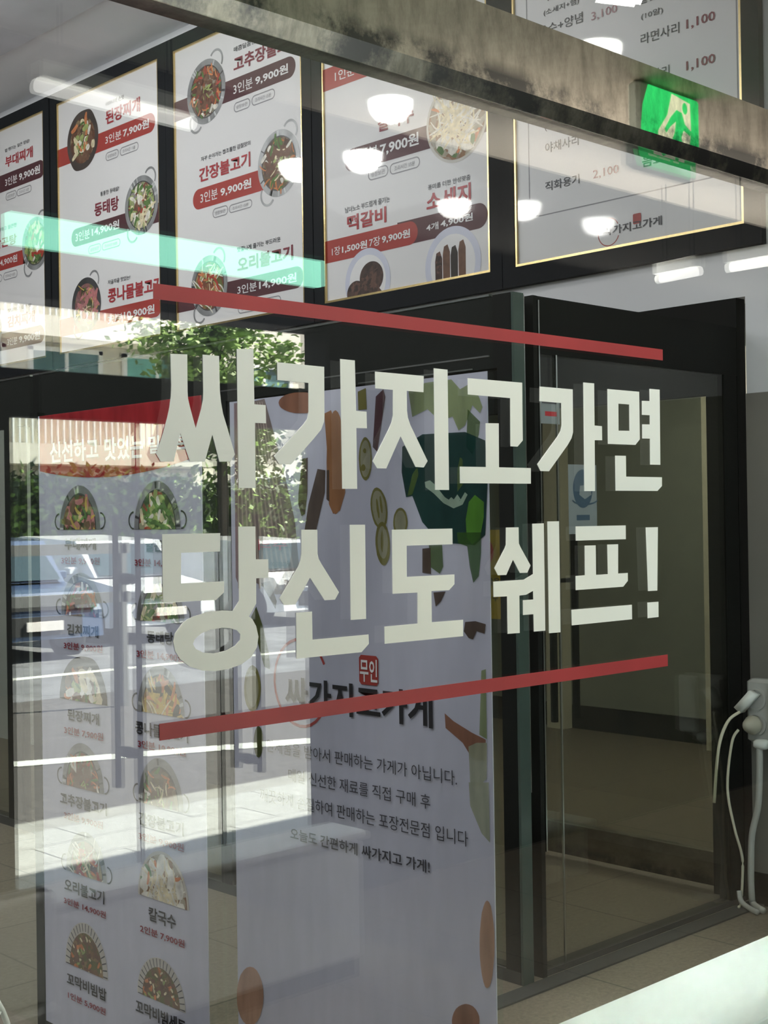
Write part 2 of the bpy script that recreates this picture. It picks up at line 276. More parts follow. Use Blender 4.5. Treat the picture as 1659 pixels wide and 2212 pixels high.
# ------------------------------------------------------------------ flat printing
TXT = {}
def glyphs(body, bold):
    key = (body, bold)
    if key not in TXT:
        c = bpy.data.curves.new('t', 'FONT'); c.body = body; c.size = 1; c.resolution_u = 2; c.offset = (0, .008, .017, .027)[bold]
        o = bpy.data.objects.new('t', c); COL.objects.link(o)
        me = bpy.data.meshes.new_from_object(o.evaluated_get(bpy.context.evaluated_depsgraph_get()))
        TXT[key] = ([(v.co.x, v.co.y) for v in me.vertices], [tuple(p.vertices) for p in me.polygons])
        bpy.data.objects.remove(o); bpy.data.curves.remove(c); bpy.data.meshes.remove(me)
    return TXT[key]
class Flat:
    """prints onto a vertical plane: (u, v) run right and up as the reader sees them, layers stack towards the reader"""
    def __init__(s, place, clip=None): s.place = place; s.clip = clip; s.L = 0
    def poly(s, mb, pts, mat, layer):
        if s.clip:
            u0, v0, u1, v1 = s.clip
            for ax, lim, sg in ((0, u0, 1), (0, u1, -1), (1, v0, 1), (1, v1, -1)):
                out = []
                for i in range(len(pts)):
                    p, q = pts[i], pts[(i + 1) % len(pts)]; ip = (p[ax] - lim) * sg >= 0; iq = (q[ax] - lim) * sg >= 0
                    if ip: out.append(p)
                    if ip != iq:
                        t = (lim - p[ax]) / (q[ax] - p[ax]); out.append((p[0] + t * (q[0] - p[0]), p[1] + t * (q[1] - p[1])))
                pts = out
                if len(pts) < 3: return
        mb.add([s.place(u, v, layer) for u, v in pts], [tuple(range(len(pts)))], mat)
    def text(s, mb, body, u, v, w, h, bold, mat, layer):
        vs, fs = glyphs(body, bold)
        if not fs: return
        x0 = min(p[0] for p in vs); x1 = max(p[0] for p in vs); y0 = min(p[1] for p in vs); y1 = max(p[1] for p in vs)
        Q = [(u + (p[0] - x0) / (x1 - x0) * w, v + (p[1] - y0) / (y1 - y0) * h) for p in vs]
        if s.clip:
            for q in fs: s.poly(mb, [Q[i] for i in q], mat, layer)
        else: mb.add([s.place(a, b, layer) for a, b in Q], fs, mat)
    def ell(s, mb, u, v, ru, rv, mat, layer, n=40, a0=0, a1=2 * math.pi):
        s.poly(mb, [(u + ru * math.cos(a0 + (a1 - a0) * k / n), v + rv * math.sin(a0 + (a1 - a0) * k / n)) for k in range(n if a1 - a0 > 6.2 else n + 1)], mat, layer)
    def arc(s, mb, u, v, ru, rv, t, a0, a1, mat, layer, n=26):
        for k in range(n):
            p = a0 + (a1 - a0) * k / n; q = a0 + (a1 - a0) * (k + 1) / n
            s.poly(mb, [(u + ru * math.cos(p), v + rv * math.sin(p)), (u + ru * math.cos(q), v + rv * math.sin(q)), (u + (ru - t) * math.cos(q), v + (rv - t) * math.sin(q)), (u + (ru - t) * math.cos(p), v + (rv - t) * math.sin(p))], mat, layer)
    def pill(s, mb, u0, v0, u1, v1, rl, rr, mat, layer):
        r = (v1 - v0) / 2; c = (v0 + v1) / 2; pts = []
        pts += [(u1 - r + r * math.cos(a), c + r * math.sin(a)) for a in [math.pi * (k / 12 - .5) for k in range(13)]] if rr else [(u1, v0), (u1, v1)]
        pts += [(u0 + r + r * math.cos(a), c + r * math.sin(a)) for a in [math.pi * (k / 12 + .5) for k in range(13)]] if rl else [(u0, v1), (u0, v0)]
        s.poly(mb, pts, mat, layer)
    def outline(s, mb, u0, v0, u1, v1, r, t, mat, layer):
        P = []
        for cx, cy, a in ((u1 - r, v1 - r, 0), (u0 + r, v1 - r, 90), (u0 + r, v0 + r, 180), (u1 - r, v0 + r, 270)):
            for k in range(7): P.append((cx, cy, math.radians(a + 15 * k)))
        for i in range(len(P)):
            a, b = P[i], P[(i + 1) % len(P)]
            s.poly(mb, [(a[0] + r * math.cos(a[2]), a[1] + r * math.sin(a[2])), (b[0] + r * math.cos(b[2]), b[1] + r * math.sin(b[2])), (b[0] + (r - t) * math.cos(b[2]), b[1] + (r - t) * math.sin(b[2])), (a[0] + (r - t) * math.cos(a[2]), a[1] + (r - t) * math.sin(a[2]))], mat, layer)
    def bits(s, mb, u, v, ru, rv, spec, layer):
        """spec: (material, count, length, width, inner, outer) scattered over the dish"""
        for mat, n, ln, wd, ri, ro in spec:
            for k in range(n):
                a = random.uniform(0, 2 * math.pi); d = math.sqrt(random.uniform(ri * ri, ro * ro)); pu, pv = u + ru * d * math.cos(a), v + rv * d * math.sin(a)
                t = random.uniform(0, math.pi); l = ln * ru * random.uniform(.6, 1.2); w = wd * ru * random.uniform(.7, 1.2); bend = random.uniform(-.5, .5)
                top = []; bot = []
                for q in range(5):
                    x = l * (q / 4 - .5); y = bend * (x * x / l - l / 6); hw = w * (.35 + .65 * math.sin(math.pi * (q + .6) / 5.2))
                    for sg, acc in ((1, top), (-1, bot)): acc.append((pu + x * math.cos(t) - (y + sg * hw / 2) * math.sin(t), pv + x * math.sin(t) + (y + sg * hw / 2) * math.cos(t)))
                s.poly(mb, top + bot[::-1], mat, layer + random.random() * .8)
BITS = {
 'green': [('bit_green', 22, .5, .12, 0, .7), ('bit_lime', 16, .4, .2, 0, .7), ('bit_cream', 14, .4, .16, .2, .75), ('bit_red', 6, .4, .2, .3, .7), ('bit_white', 8, .3, .15, .2, .75)],
 'stew': [('bit_yellow', 18, .5, .1, 0, .72), ('bit_pink', 12, .45, .22, 0, .7), ('bit_brown', 12, .4, .22, .2, .75), ('bit_green', 8, .4, .08, .1, .7), ('bit_dark', 4, .4, .25, .2, .6)],
 'stone': [('bit_white', 7, .36, .2, .1, .65), ('bit_cream', 7, .42, .2, .2, .72), ('bit_orange', 6, .4, .14, .2, .72), ('bit_lime', 8, .34, .2, 0, .5), ('bit_green', 8, .3, .1, 0, .6), ('bit_brown', 9, .4, .22, .2, .75)],
 'fish': [('bit_cream', 18, .42, .13, .2, .75), ('bit_lime', 24, .4, .06, .3, .75), ('bit_green', 16, .34, .16, .1, .7), ('bit_white', 10, .34, .2, .2, .72), ('bit_red', 5, .22, .14, 0, .3), ('bit_brown', 4, .4, .28, 0, .4)],
 'pork': [('bit_pink', 22, .62, .16, 0, .72), ('bit_cream', 8, .5, .05, .1, .7), ('bit_green', 10, .4, .06, .2, .75), ('bit_dark', 3, .2, .1, 0, .5), ('bit_yellow', 10, .4, .05, .4, .78)],
 'spicy': [('bit_orange', 18, .30, .06, .55, .78), ('bit_white', 7, .26, .11, .52, .78), ('bit_green', 12, .3, .09, .5, .78), ('bit_brown', 26, .34, .14, 0, .52), ('bit_lime', 5, .4, .06, 0, .2), ('bit_red', 10, .3, .08, .4, .7)],
 'beef': [('bit_orange', 14, .30, .06, .58, .78), ('bit_white', 7, .28, .12, .55, .78), ('bit_green', 14, .3, .1, .45, .78), ('bit_brown', 22, .36, .16, 0, .55), ('bit_cream', 14, .4, .05, 0, .5), ('bit_lime', 8, .4, .08, 0, .25)],
 'duck': [('bit_white', 20, .6, .05, .35, .8), ('bit_orange', 14, .4, .1, 0, .6), ('bit_red', 12, .36, .12, 0, .6), ('bit_lime', 10, .5, .06, 0, .5), ('bit_cream', 10, .5, .06, .1, .6)],
 'noodle': [('bit_cream', 46, .9, .055, 0, .6), ('bit_white', 40, .8, .05, 0, .6), ('bit_white', 12, .42, .28, .55, .8), ('bit_orange', 9, .3, .1, .6, .82), ('bit_green', 6, .34, .14, .62, .84), ('bit_cream', 26, .8, .045, 0, .5)],
 'sprout': [('bit_yellow', 34, .6, .11, 0, .75), ('bit_orange', 14, .5, .12, .1, .75), ('bit_cream', 16, .6, .05, 0, .75), ('bit_dark', 8, .4, .2, .5, .8)],
 'rice': [('bit_brown', 30, .2, .1, 0, .72), ('bit_cream', 30, .12, .06, 0, .72), ('bit_lime', 14, .16, .07, 0, .7), ('bit_orange', 12, .2, .1, 0, .72)]}
RIM = {'stone': 'stoneware', 'pork': 'pot_dark', 'noodle': 'bowl_pale', 'rice': 'bowl_pale'}
def dish(fl, mb, u, v, ru, rv, kind, lay, half=False):
    if kind in ('patty', 'sausage'):
        fl.ell(mb, u, v, ru, rv, 'plate', lay); fl.ell(mb, u, v, ru * .8, rv * .8, 'paper', lay + .3)
        if kind == 'patty':
            for du, dv, r in ((-.5, -.3, .42), (.18, .1, .52), (.2, -.62, .5)): fl.ell(mb, u + du * ru, v + dv * rv, r * ru, r * rv * .92, 'food_meat', lay + 1 + dv * .4)
        else:
            for k in range(4):
                a = u + (-.50 + .28 * k) * ru; top = v + (.42, .56, .5, .6)[k] * rv
                fl.poly(mb, [(a - .12 * ru, v - 1.1 * rv), (a + .12 * ru, v - 1.1 * rv), (a + .13 * ru, top - .2 * rv), (a + .05 * ru, top), (a - .08 * ru, top - .04 * rv), (a - .13 * ru, top - .25 * rv)], ('food_meat', 'bit_brown', 'bit_dark', 'bit_brown')[k], lay + 1 + k * .05)
        return
    rim = RIM.get(kind, 'pot_steel')
    sh = .07 * ru
    if kind not in ('stone', 'noodle', 'rice'):
        if half:
            for sg in (-1, 1): fl.arc(mb, u + sg * ru * 1.02, v + rv * .17, ru * .24, rv * .20, ru * .045, -math.pi / 2 if sg > 0 else math.pi / 2, math.pi / 2 if sg > 0 else 3 * math.pi / 2, 'pot_dark' if half else 'pot_steel', lay)
        else:
            for a in (1.0, 1.0 + math.pi): fl.arc(mb, u + ru * 1.0 * math.cos(a), v + rv * 1.0 * math.sin(a), ru * .36, rv * .36, ru * .075, a - 1.6, a + 1.5, 'pot_steel', lay)
    if kind == 'stone':
        fl.poly(mb, [(u + ru * math.cos(t) * (1 + .07 * max(0, math.cos(2 * (t - 1.05))) ** 6), v + rv * math.sin(t) * (1 + .07 * max(0, math.cos(2 * (t - 1.05))) ** 6)) for t in [2 * math.pi * k / 60 for k in range(60)]], rim, lay + .2)
    else: fl.ell(mb, u, v, ru, rv, rim, lay + .2, 48)
    if rim == 'pot_steel':
        for k in range(9):
            a = random.uniform(0, 2 * math.pi); w = random.uniform(.04, .12)
            fl.arc(mb, u, v, ru * .985, rv * .985, ru * .17, a, a + w, random.choice(('rim_light', 'pot_dark', 'rim_light')), lay + .35, 4)
    if kind == 'rice':
        for k in range(40):
            a = 2 * math.pi * k / 40; fl.arc(mb, u, v, ru * .98, rv * .98, ru * .2, a, a + .03, 'ink', lay + .35, 1)
    fi = .78 if rim != 'bowl_pale' or kind == 'rice' else .93
    if rim == 'pot_steel': fl.ell(mb, u, v, ru * .82, rv * .82, 'pot_dark', lay + .45, 40)
    fl.ell(mb, u, v, ru * fi, rv * fi, 'food_' + kind, lay + .6, 40)
    fl.bits(mb, u, v, ru, rv, BITS[kind], lay + 1)
def print_items(fl, items, t, lay_text=5):
    """every line of text, price band, badge and picture becomes a printed part of its own under t"""
    for n, it in enumerate(items):
        k = it[0]; g = MB(); name = None
        if k == 't': name = 'text_line'; fl.text(g, *it[1:5], it[5], it[6], it[7], lay_text)
        elif k == 'b': name = 'price_band'; fl.pill(g, it[1], it[2], it[3], it[4], it[5], it[6], it[7], 1 if it[7] == 'maroon' else 1.4)
        elif k == 'p':
            name = 'badge'; fl.outline(g, it[1], it[2], it[3], it[4], (it[4] - it[2]) / 2 * .98, .006, 'pill', 1)
            du, dv = it[3] - it[1], it[4] - it[2]; fl.text(g, it[5], it[1] + du * .16, it[2] + dv * .27, du * .68, dv * .42, 0, 'pill', lay_text)
        elif k == 'd': name = 'dish_picture'; dish(fl, g, it[1], it[2], it[3], it[3], it[4], 2)
        elif k == 'h':
            name = 'dish_picture'; old = fl.clip; fl.clip = (-99, it[3], 99, 99)
            dish(fl, g, (it[1] + it[2]) / 2, it[3] + (.02 * it[4] - .02 * it[3]), (it[2] - it[1]) / 2, it[4] - it[3], it[5], 2, True); fl.clip = old
        elif k == 'f': name = 'vegetable_picture'; fl.poly(g, it[1], it[2], 1 + .03 * n)
        elif k == 'o': name = 'printed_border'; fl.outline(g, it[1], it[2], it[3], it[4], .06, .005, 'pill', 1)
        elif k == 'ring': name = 'logo_ring'; fl.arc(g, it[1], it[2], it[3], it[3] * 1.05, it[3] * .07, .5, 5.9, it[4], 1.2)
        elif k == 's': name = 'logo_seal'; fl.poly(g, [(it[1] + it[3] * a * .95, it[2] + it[3] * b) for a, b in ((-1, -.8), (-.8, -1), (.8, -1), (1, -.8), (1, .8), (.8, 1), (-.8, 1), (-1, .8))], it[4], 4)
        elif k == 'arc':
            name = 'red_header'; u0, u1, vm, ve = it[1:5]; q = 24
            pts = [(u0 + (u1 - u0) * i / q, vm + (ve - vm) * ((2 * i / q - .9) ** 2)) for i in range(q + 1)]
            fl.poly(g, pts + [(u1, 1.788), (u0, 1.788)], 'film_red', 1)
        if g.v: obj(name, g, t)

# ------------------------------------------------------------------ measured outlines (metres; u right, v up on each surface)
UPPER_LINE = [
    [[(1.2264, 1.7367), (1.2585, 1.738), (1.2581, 1.6786), (1.2588, 1.668), (1.2622, 1.6549), (1.273, 1.6208), (1.2842, 1.652), (1.2879, 1.6669), (1.2888, 1.6803), (1.2885, 1.7399), (1.321, 1.74), (1.3217, 1.6821), (1.3237, 1.6646), (1.3273, 1.6471), (1.3345, 1.6271), (1.3503, 1.5812), (1.3411, 1.5694), (1.3188, 1.5687), (1.3054, 1.6125), (1.2897, 1.5682), (1.2607, 1.5679), (1.243, 1.6124), (1.2296, 1.5673), (1.2052, 1.5666), (1.1973, 1.5784), (1.2107, 1.612), (1.2189, 1.6359), (1.2231, 1.6518), (1.2263, 1.6703), (1.2272, 1.6875)], [(1.3572, 1.7543), (1.3916, 1.7569), (1.392, 1.6652), (1.4158, 1.6649), (1.4162, 1.6346), (1.3928, 1.6345), (1.3921, 1.5264), (1.357, 1.5266)]],
    [[(1.4421, 1.7384), (1.5465, 1.7376), (1.5456, 1.6533), (1.5443, 1.6421), (1.5376, 1.6286), (1.52, 1.6119), (1.4682, 1.5667), (1.4427, 1.5672), (1.4321, 1.5802), (1.4967, 1.6352), (1.5061, 1.6456), (1.5095, 1.6578), (1.5104, 1.7076), (1.442, 1.7083)], [(1.5841, 1.7539), (1.6188, 1.7538), (1.6201, 1.6647), (1.6453, 1.6642), (1.6455, 1.6345), (1.62, 1.6342), (1.6198, 1.5262), (1.5845, 1.5263)]],
    [[(1.6678, 1.7373), (1.7918, 1.7371), (1.7905, 1.7068), (1.7468, 1.707), (1.7467, 1.6704), (1.7488, 1.6576), (1.7546, 1.6449), (1.7986, 1.579), (1.7881, 1.5669), (1.7666, 1.5676), (1.7291, 1.623), (1.6918, 1.5636), (1.6691, 1.5635), (1.6586, 1.5759), (1.6991, 1.6343), (1.7068, 1.6474), (1.7106, 1.6603), (1.7116, 1.7067), (1.6677, 1.7072)], [(1.819, 1.7533), (1.8561, 1.7529), (1.8552, 1.5254), (1.8177, 1.5255)]],
    [[(1.9117, 1.7406), (2.0718, 1.7411), (2.0707, 1.6253), (2.0545, 1.6126), (2.0334, 1.6128), (2.0349, 1.7084), (1.9118, 1.709)], [(1.9614, 1.6559), (1.9994, 1.6569), (1.9981, 1.5706), (2.0945, 1.5706), (2.0938, 1.5391), (1.8861, 1.5385), (1.8861, 1.5701), (1.9602, 1.5705)]],
    [[(2.1262, 1.7367), (2.2327, 1.7367), (2.2317, 1.6474), (2.2261, 1.6347), (2.2133, 1.6204), (2.1512, 1.5649), (2.1245, 1.5651), (2.1147, 1.5785), (2.181, 1.6374), (2.1909, 1.6488), (2.1946, 1.66), (2.1945, 1.7064), (2.125, 1.7068)], [(2.269, 1.7533), (2.3055, 1.7535), (2.3045, 1.6641), (2.33, 1.6636), (2.3301, 1.6336), (2.3042, 1.6329), (2.3027, 1.5251), (2.2667, 1.5249)]],
    [[(2.3518, 1.7442), (2.4659, 1.7444), (2.4655, 1.6397), (2.4488, 1.6269), (2.3505, 1.6265), 'H', (2.3895, 1.7147), (2.4291, 1.7146), (2.4285, 1.657), (2.3884, 1.6562)], [(2.5052, 1.7531), (2.5434, 1.7534), (2.5413, 1.5848), (2.503, 1.5847), (2.5041, 1.6424), (2.475, 1.6418), (2.4759, 1.6731), (2.5045, 1.6739), (2.5046, 1.6944), (2.4754, 1.6941), (2.4763, 1.7251), (2.5049, 1.726)], [(2.3754, 1.6018), (2.4134, 1.6021), (2.4132, 1.5569), (2.5467, 1.557), (2.5461, 1.5374), (2.5289, 1.5263), (2.3749, 1.5262)]],
]
LOWER_LINE = [
    [[(1.2062, 1.4537), (1.3182, 1.4532), (1.3174, 1.4236), (1.2414, 1.4235), (1.2402, 1.375), (1.3244, 1.3753), (1.3243, 1.3576), (1.3079, 1.3458), (1.2059, 1.3466)], [(1.3552, 1.4633), (1.3904, 1.4631), (1.3904, 1.4087), (1.4164, 1.4082), (1.4162, 1.3775), (1.3905, 1.3772), (1.3898, 1.3356), (1.3742, 1.3151), (1.3812, 1.3105), (1.3891, 1.2982), (1.3935, 1.2806), (1.3901, 1.2635), (1.378, 1.2484), (1.3578, 1.2382), (1.3313, 1.2326), (1.3054, 1.2316), (1.2799, 1.2344), (1.255, 1.243), (1.2367, 1.256), (1.2277, 1.2694), (1.2241, 1.2849), (1.2274, 1.2973), (1.2407, 1.3117), (1.2501, 1.3175), (1.2626, 1.3218), (1.2911, 1.3272), (1.32, 1.3282), (1.3412, 1.3263), (1.3544, 1.3421), 'H', (1.3195, 1.3001), (1.297, 1.299), (1.2778, 1.2939), (1.2651, 1.2858), (1.2615, 1.2783), (1.2664, 1.2703), (1.2804, 1.2634), (1.3027, 1.2603), (1.3254, 1.2625), (1.3451, 1.2695), (1.3552, 1.278), (1.3562, 1.2872), (1.3489, 1.2943), (1.3358, 1.2984)]],
    [[(1.4896, 1.4561), (1.5254, 1.4555), (1.5251, 1.4142), (1.5276, 1.4051), (1.5341, 1.3958), (1.5732, 1.3455), (1.5634, 1.3331), (1.5396, 1.3333), (1.5071, 1.3736), (1.4737, 1.3294), (1.4493, 1.3297), (1.4394, 1.3416), (1.4814, 1.3936), (1.4862, 1.4034), (1.4888, 1.4152)], [(1.6009, 1.463), (1.6375, 1.4627), (1.6366, 1.2952), (1.5997, 1.2954)], [(1.4752, 1.3154), (1.5105, 1.3154), (1.5108, 1.2672), (1.642, 1.2672), (1.6425, 1.2505), (1.6243, 1.2369), (1.4745, 1.2375)]],
    [[(1.7038, 1.4527), (1.8625, 1.4524), (1.8625, 1.4225), (1.7405, 1.4228), (1.7398, 1.3658), (1.8664, 1.3654), (1.866, 1.347), (1.8509, 1.3362), (1.8036, 1.3367), (1.8032, 1.2789), (1.8884, 1.278), (1.8877, 1.2469), (1.6813, 1.2476), (1.6814, 1.2786), (1.7656, 1.2787), (1.7665, 1.3358), (1.7029, 1.3365)]],
    [[(2.0162, 1.4521), (2.0538, 1.452), (2.054, 1.4198), (2.0589, 1.412), (2.0888, 1.3747), (2.0782, 1.3606), (2.056, 1.361), (2.0354, 1.3882), (2.0146, 1.3586), (1.9899, 1.3591), (1.98, 1.373), (2.0112, 1.4109), (2.015, 1.4174)], [(1.9765, 1.347), (2.0676, 1.3472), (2.096, 1.3572), (2.0964, 1.4586), (2.1321, 1.4588), (2.1316, 1.2411), (2.096, 1.2415), (2.0954, 1.2765), (2.0635, 1.2768), (2.0638, 1.3062), (2.0958, 1.3061), (2.0955, 1.3236), (2.0737, 1.3168), (2.0529, 1.3161), (2.0524, 1.2418), (2.0162, 1.2425), (2.0163, 1.3163), (1.9764, 1.3172)], [(2.1438, 1.4625), (2.1807, 1.4626), (2.18, 1.2345), (2.1435, 1.2351)]],
    [[(2.2357, 1.4512), (2.4087, 1.451), (2.4083, 1.421), (2.2354, 1.4215)], [(2.2646, 1.4104), (2.3019, 1.4102), (2.3014, 1.3477), (2.3428, 1.3477), (2.3425, 1.4109), (2.3804, 1.4107), (2.3787, 1.3476), (2.4132, 1.3475), (2.4132, 1.3305), (2.3963, 1.3184), (2.2324, 1.3186), (2.2327, 1.348), (2.2638, 1.3484)], [(2.2169, 1.2786), (2.4263, 1.2777), (2.4263, 1.2461), (2.2176, 1.2462)]],
    [[(2.4825, 1.4456), (2.528, 1.4454), (2.5219, 1.3041), (2.4873, 1.3047)], [(2.4841, 1.2795), (2.5255, 1.2791), (2.525, 1.2451), (2.4844, 1.2448)]],
]
POSTER_1 = [
    ('t', '밥 땡기는 얼큰 양념!', -6.687, 4.023, 0.333, 0.024, 1, 'ink'),
    ('t', '부대찌개', -6.685, 3.916, 0.373, 0.076, 3, 'red'),
    ('b', -7.31, 3.76, -6.165, 3.877, 0, 1, 'maroon'),
    ('t', '3인분', -6.691, 3.79, 0.167, 0.056, 1, 'paper'),
    ('t', '9,900원', -6.5, 3.788, 0.281, 0.06, 3, 'paper'),
    ('p', -6.688, 3.689, -6.539, 3.743, '냉장보관'),
    ('p', -6.534, 3.691, -6.337, 3.74, '조리시간 15분'),
    ('t', '시원하고 얼큰한', -6.843, 3.493, 0.304, 0.028, 1, 'ink'),
    ('t', '알곤탕', -6.863, 3.379, 0.32, 0.069, 3, 'red'),
    ('b', -7.0, 3.226, -6.302, 3.323, 1, 0, 'redband'),
    ('b', -6.459, 3.226, -6.155, 3.323, 0, 0, 'redband'),
    ('t', '3인분 14,900원', -7.02, 3.253, 0.482, 0.053, 2, 'paper'),
    ('p', -6.904, 3.15, -6.753, 3.202, '냉장보관'),
    ('p', -6.736, 3.151, -6.541, 3.205, '조리시간 15분'),
    ('d', -6.296, 3.339, 0.175, 'green'),
    ('t', '김치찌개', -6.683, 2.82, 0.369, 0.08, 3, 'maroontext'),
    ('t', '칼칼하고 깊은 맛', -6.68, 2.927, 0.322, 0.024, 1, 'ink'),
    ('b', -7.31, 2.675, -6.194, 2.792, 0, 1, 'maroon'),
    ('t', '3인분', -6.691, 2.701, 0.138, 0.052, 1, 'paper'),
    ('t', '9,900원', -6.529, 2.696, 0.281, 0.059, 3, 'paper'),
    ('d', -6.917, 2.822, 0.15, 'stew'),
]
POSTER_2 = [
    ('t', '어머니의 손맛', -5.415, 4.041, 0.207, 0.028, 1, 'ink'),
    ('t', '된장찌개', -5.417, 3.928, 0.379, 0.089, 3, 'red'),
    ('b', -5.99, 3.779, -4.884, 3.894, 0, 1, 'redband'),
    ('t', '3인분', -5.424, 3.811, 0.179, 0.053, 1, 'paper'),
    ('t', '7,900원', -5.225, 3.807, 0.279, 0.057, 3, 'paper'),
    ('p', -5.424, 3.704, -5.278, 3.758, '냉장보관'),
    ('p', -5.263, 3.703, -5.062, 3.755, '조리시간 15분'),
    ('d', -5.689, 3.894, 0.185, 'stone'),
    ('t', '통통한 동태살!', -5.488, 3.501, 0.209, 0.028, 1, 'ink'),
    ('t', '동태탕', -5.56, 3.385, 0.277, 0.086, 3, 'maroontext'),
    ('b', -5.839, 3.237, -4.835, 3.351, 1, 0, 'maroon'),
    ('t', '3인분', -5.787, 3.266, 0.17, 0.06, 1, 'paper'),
    ('t', '14,900원', -5.593, 3.266, 0.313, 0.059, 3, 'paper'),
    ('p', -5.638, 3.162, -5.491, 3.217, '냉장보관'),
    ('p', -5.481, 3.162, -5.274, 3.212, '조리시간 20분'),
    ('d', -5.041, 3.368, 0.176, 'fish'),
    ('t', '지글지글 맛있는!', -5.417, 2.944, 0.247, 0.027, 1, 'ink'),
    ('t', '콩나물불고기', -5.418, 2.829, 0.578, 0.09, 3, 'red'),
    ('b', -5.99, 2.685, -4.848, 2.797, 0, 1, 'redband'),
    ('t', '3인분', -5.423, 2.7, 0.164, 0.056, 1, 'paper'),
    ('t', '10,900원', -5.243, 2.705, 0.327, 0.058, 3, 'paper'),
    ('d', -5.672, 2.853, 0.172, 'pork'),
]
POSTER_3 = [
    ('t', '매콤달콤한 특제소스로', -4.12, 4.038, 0.399, 0.028, 1, 'ink'),
    ('t', '고추장불고기', -4.123, 3.929, 0.554, 0.082, 3, 'maroontext'),
    ('b', -4.685, 3.782, -3.6, 3.896, 0, 1, 'maroon'),
    ('t', '3인분', -4.128, 3.808, 0.17, 0.059, 1, 'paper'),
    ('t', '9,900원', -3.935, 3.809, 0.276, 0.054, 3, 'paper'),
    ('p', -4.128, 3.707, -3.983, 3.762, '냉장보관'),
    ('p', -3.971, 3.707, -3.772, 3.763, '조리시간 15분'),
    ('d', -4.38, 3.887, 0.18, 'spicy'),
    ('t', '자꾸 손이가는 짭조름한 감칠맛의', -4.435, 3.504, 0.449, 0.026, 1, 'ink'),
    ('t', '간장불고기', -4.455, 3.389, 0.467, 0.081, 3, 'red'),
    ('b', -4.519, 3.24, -3.545, 3.355, 1, 0, 'redband'),
    ('t', '3인분', -4.446, 3.27, 0.162, 0.06, 1, 'paper'),
    ('t', '9,900원', -4.258, 3.27, 0.276, 0.056, 3, 'paper'),
    ('p', -4.335, 3.165, -4.193, 3.22, '냉장보관'),
    ('p', -4.184, 3.167, -3.979, 3.214, '조리시간 15분'),
    ('d', -3.749, 3.358, 0.176, 'beef'),
    ('t', '맛깔나게 즐기는 부드러운', -4.114, 2.944, 0.371, 0.027, 1, 'ink'),
    ('t', '오리불고기', -4.115, 2.833, 0.473, 0.08, 3, 'maroontext'),
    ('b', -4.685, 2.681, -3.561, 2.795, 0, 1, 'maroon'),
    ('t', '3인분', -4.118, 2.714, 0.169, 0.049, 1, 'paper'),
    ('t', '14,900원', -3.928, 2.711, 0.312, 0.053, 3, 'paper'),
    ('p', -4.118, 2.606, -3.939, 2.661, '냉장보관'),
    ('p', -3.926, 2.611, -3.746, 2.664, '조리시간 20분'),
    ('d', -4.377, 2.797, 0.17, 'duck'),
]
POSTER_4 = [
    ('t', '꼬막비빔밥', -3.292, 3.77, 0.436, 0.087, 3, 'red'),
    ('b', -3.388, 3.645, -2.813, 3.757, 0, 1, 'redband'),
    ('t', '1인분', -3.294, 3.676, 0.148, 0.052, 1, 'paper'),
    ('t', '5,900원', -3.12, 3.676, 0.247, 0.053, 3, 'paper'),
    ('t', '칼국수', -2.988, 3.352, 0.249, 0.082, 3, 'maroontext'),
    ('b', -3.232, 3.203, -2.262, 3.315, 1, 0, 'maroon'),
    ('t', '2인분', -3.17, 3.232, 0.181, 0.066, 1, 'paper'),
    ('t', '7,900원', -2.974, 3.232, 0.265, 0.066, 3, 'paper'),
    ('p', -3.063, 3.13, -2.919, 3.187, '냉장보관'),
    ('p', -2.91, 3.129, -2.704, 3.184, '조리시간 15분'),
    ('d', -2.466, 3.296, 0.192, 'noodle'),
    ('t', '남녀노소 부드럽게 즐기는', -3.233, 3.003, 0.321, 0.029, 1, 'ink'),
    ('t', '떡갈비', -3.219, 2.909, 0.282, 0.078, 3, 'red'),
    ('b', -2.863, 2.778, -2.282, 2.893, 0, 1, 'maroon'),
    ('b', -3.388, 2.774, -2.726, 2.886, 0, 1, 'redband'),
    ('t', '1장', -3.336, 2.805, 0.063, 0.043, 1, 'paper'),
    ('t', '1,500원', -3.26, 2.804, 0.185, 0.042, 3, 'paper'),
    ('t', '7장', -3.06, 2.806, 0.078, 0.045, 1, 'paper'),
    ('t', '9,900원', -2.971, 2.807, 0.195, 0.044, 3, 'paper'),
    ('t', '풍미를 더한 안성맞춤', -2.653, 3.009, 0.269, 0.025, 1, 'ink'),
    ('t', '소세지', -2.664, 2.91, 0.282, 0.087, 3, 'red'),
    ('t', '4개', -2.668, 2.818, 0.079, 0.035, 2, 'paper'),
    ('t', '4,900원', -2.575, 2.819, 0.203, 0.038, 3, 'paper'),
    ('d', -3.078, 2.642, 0.163, 'patty'),
    ('d', -2.503, 2.639, 0.177, 'sausage'),
]
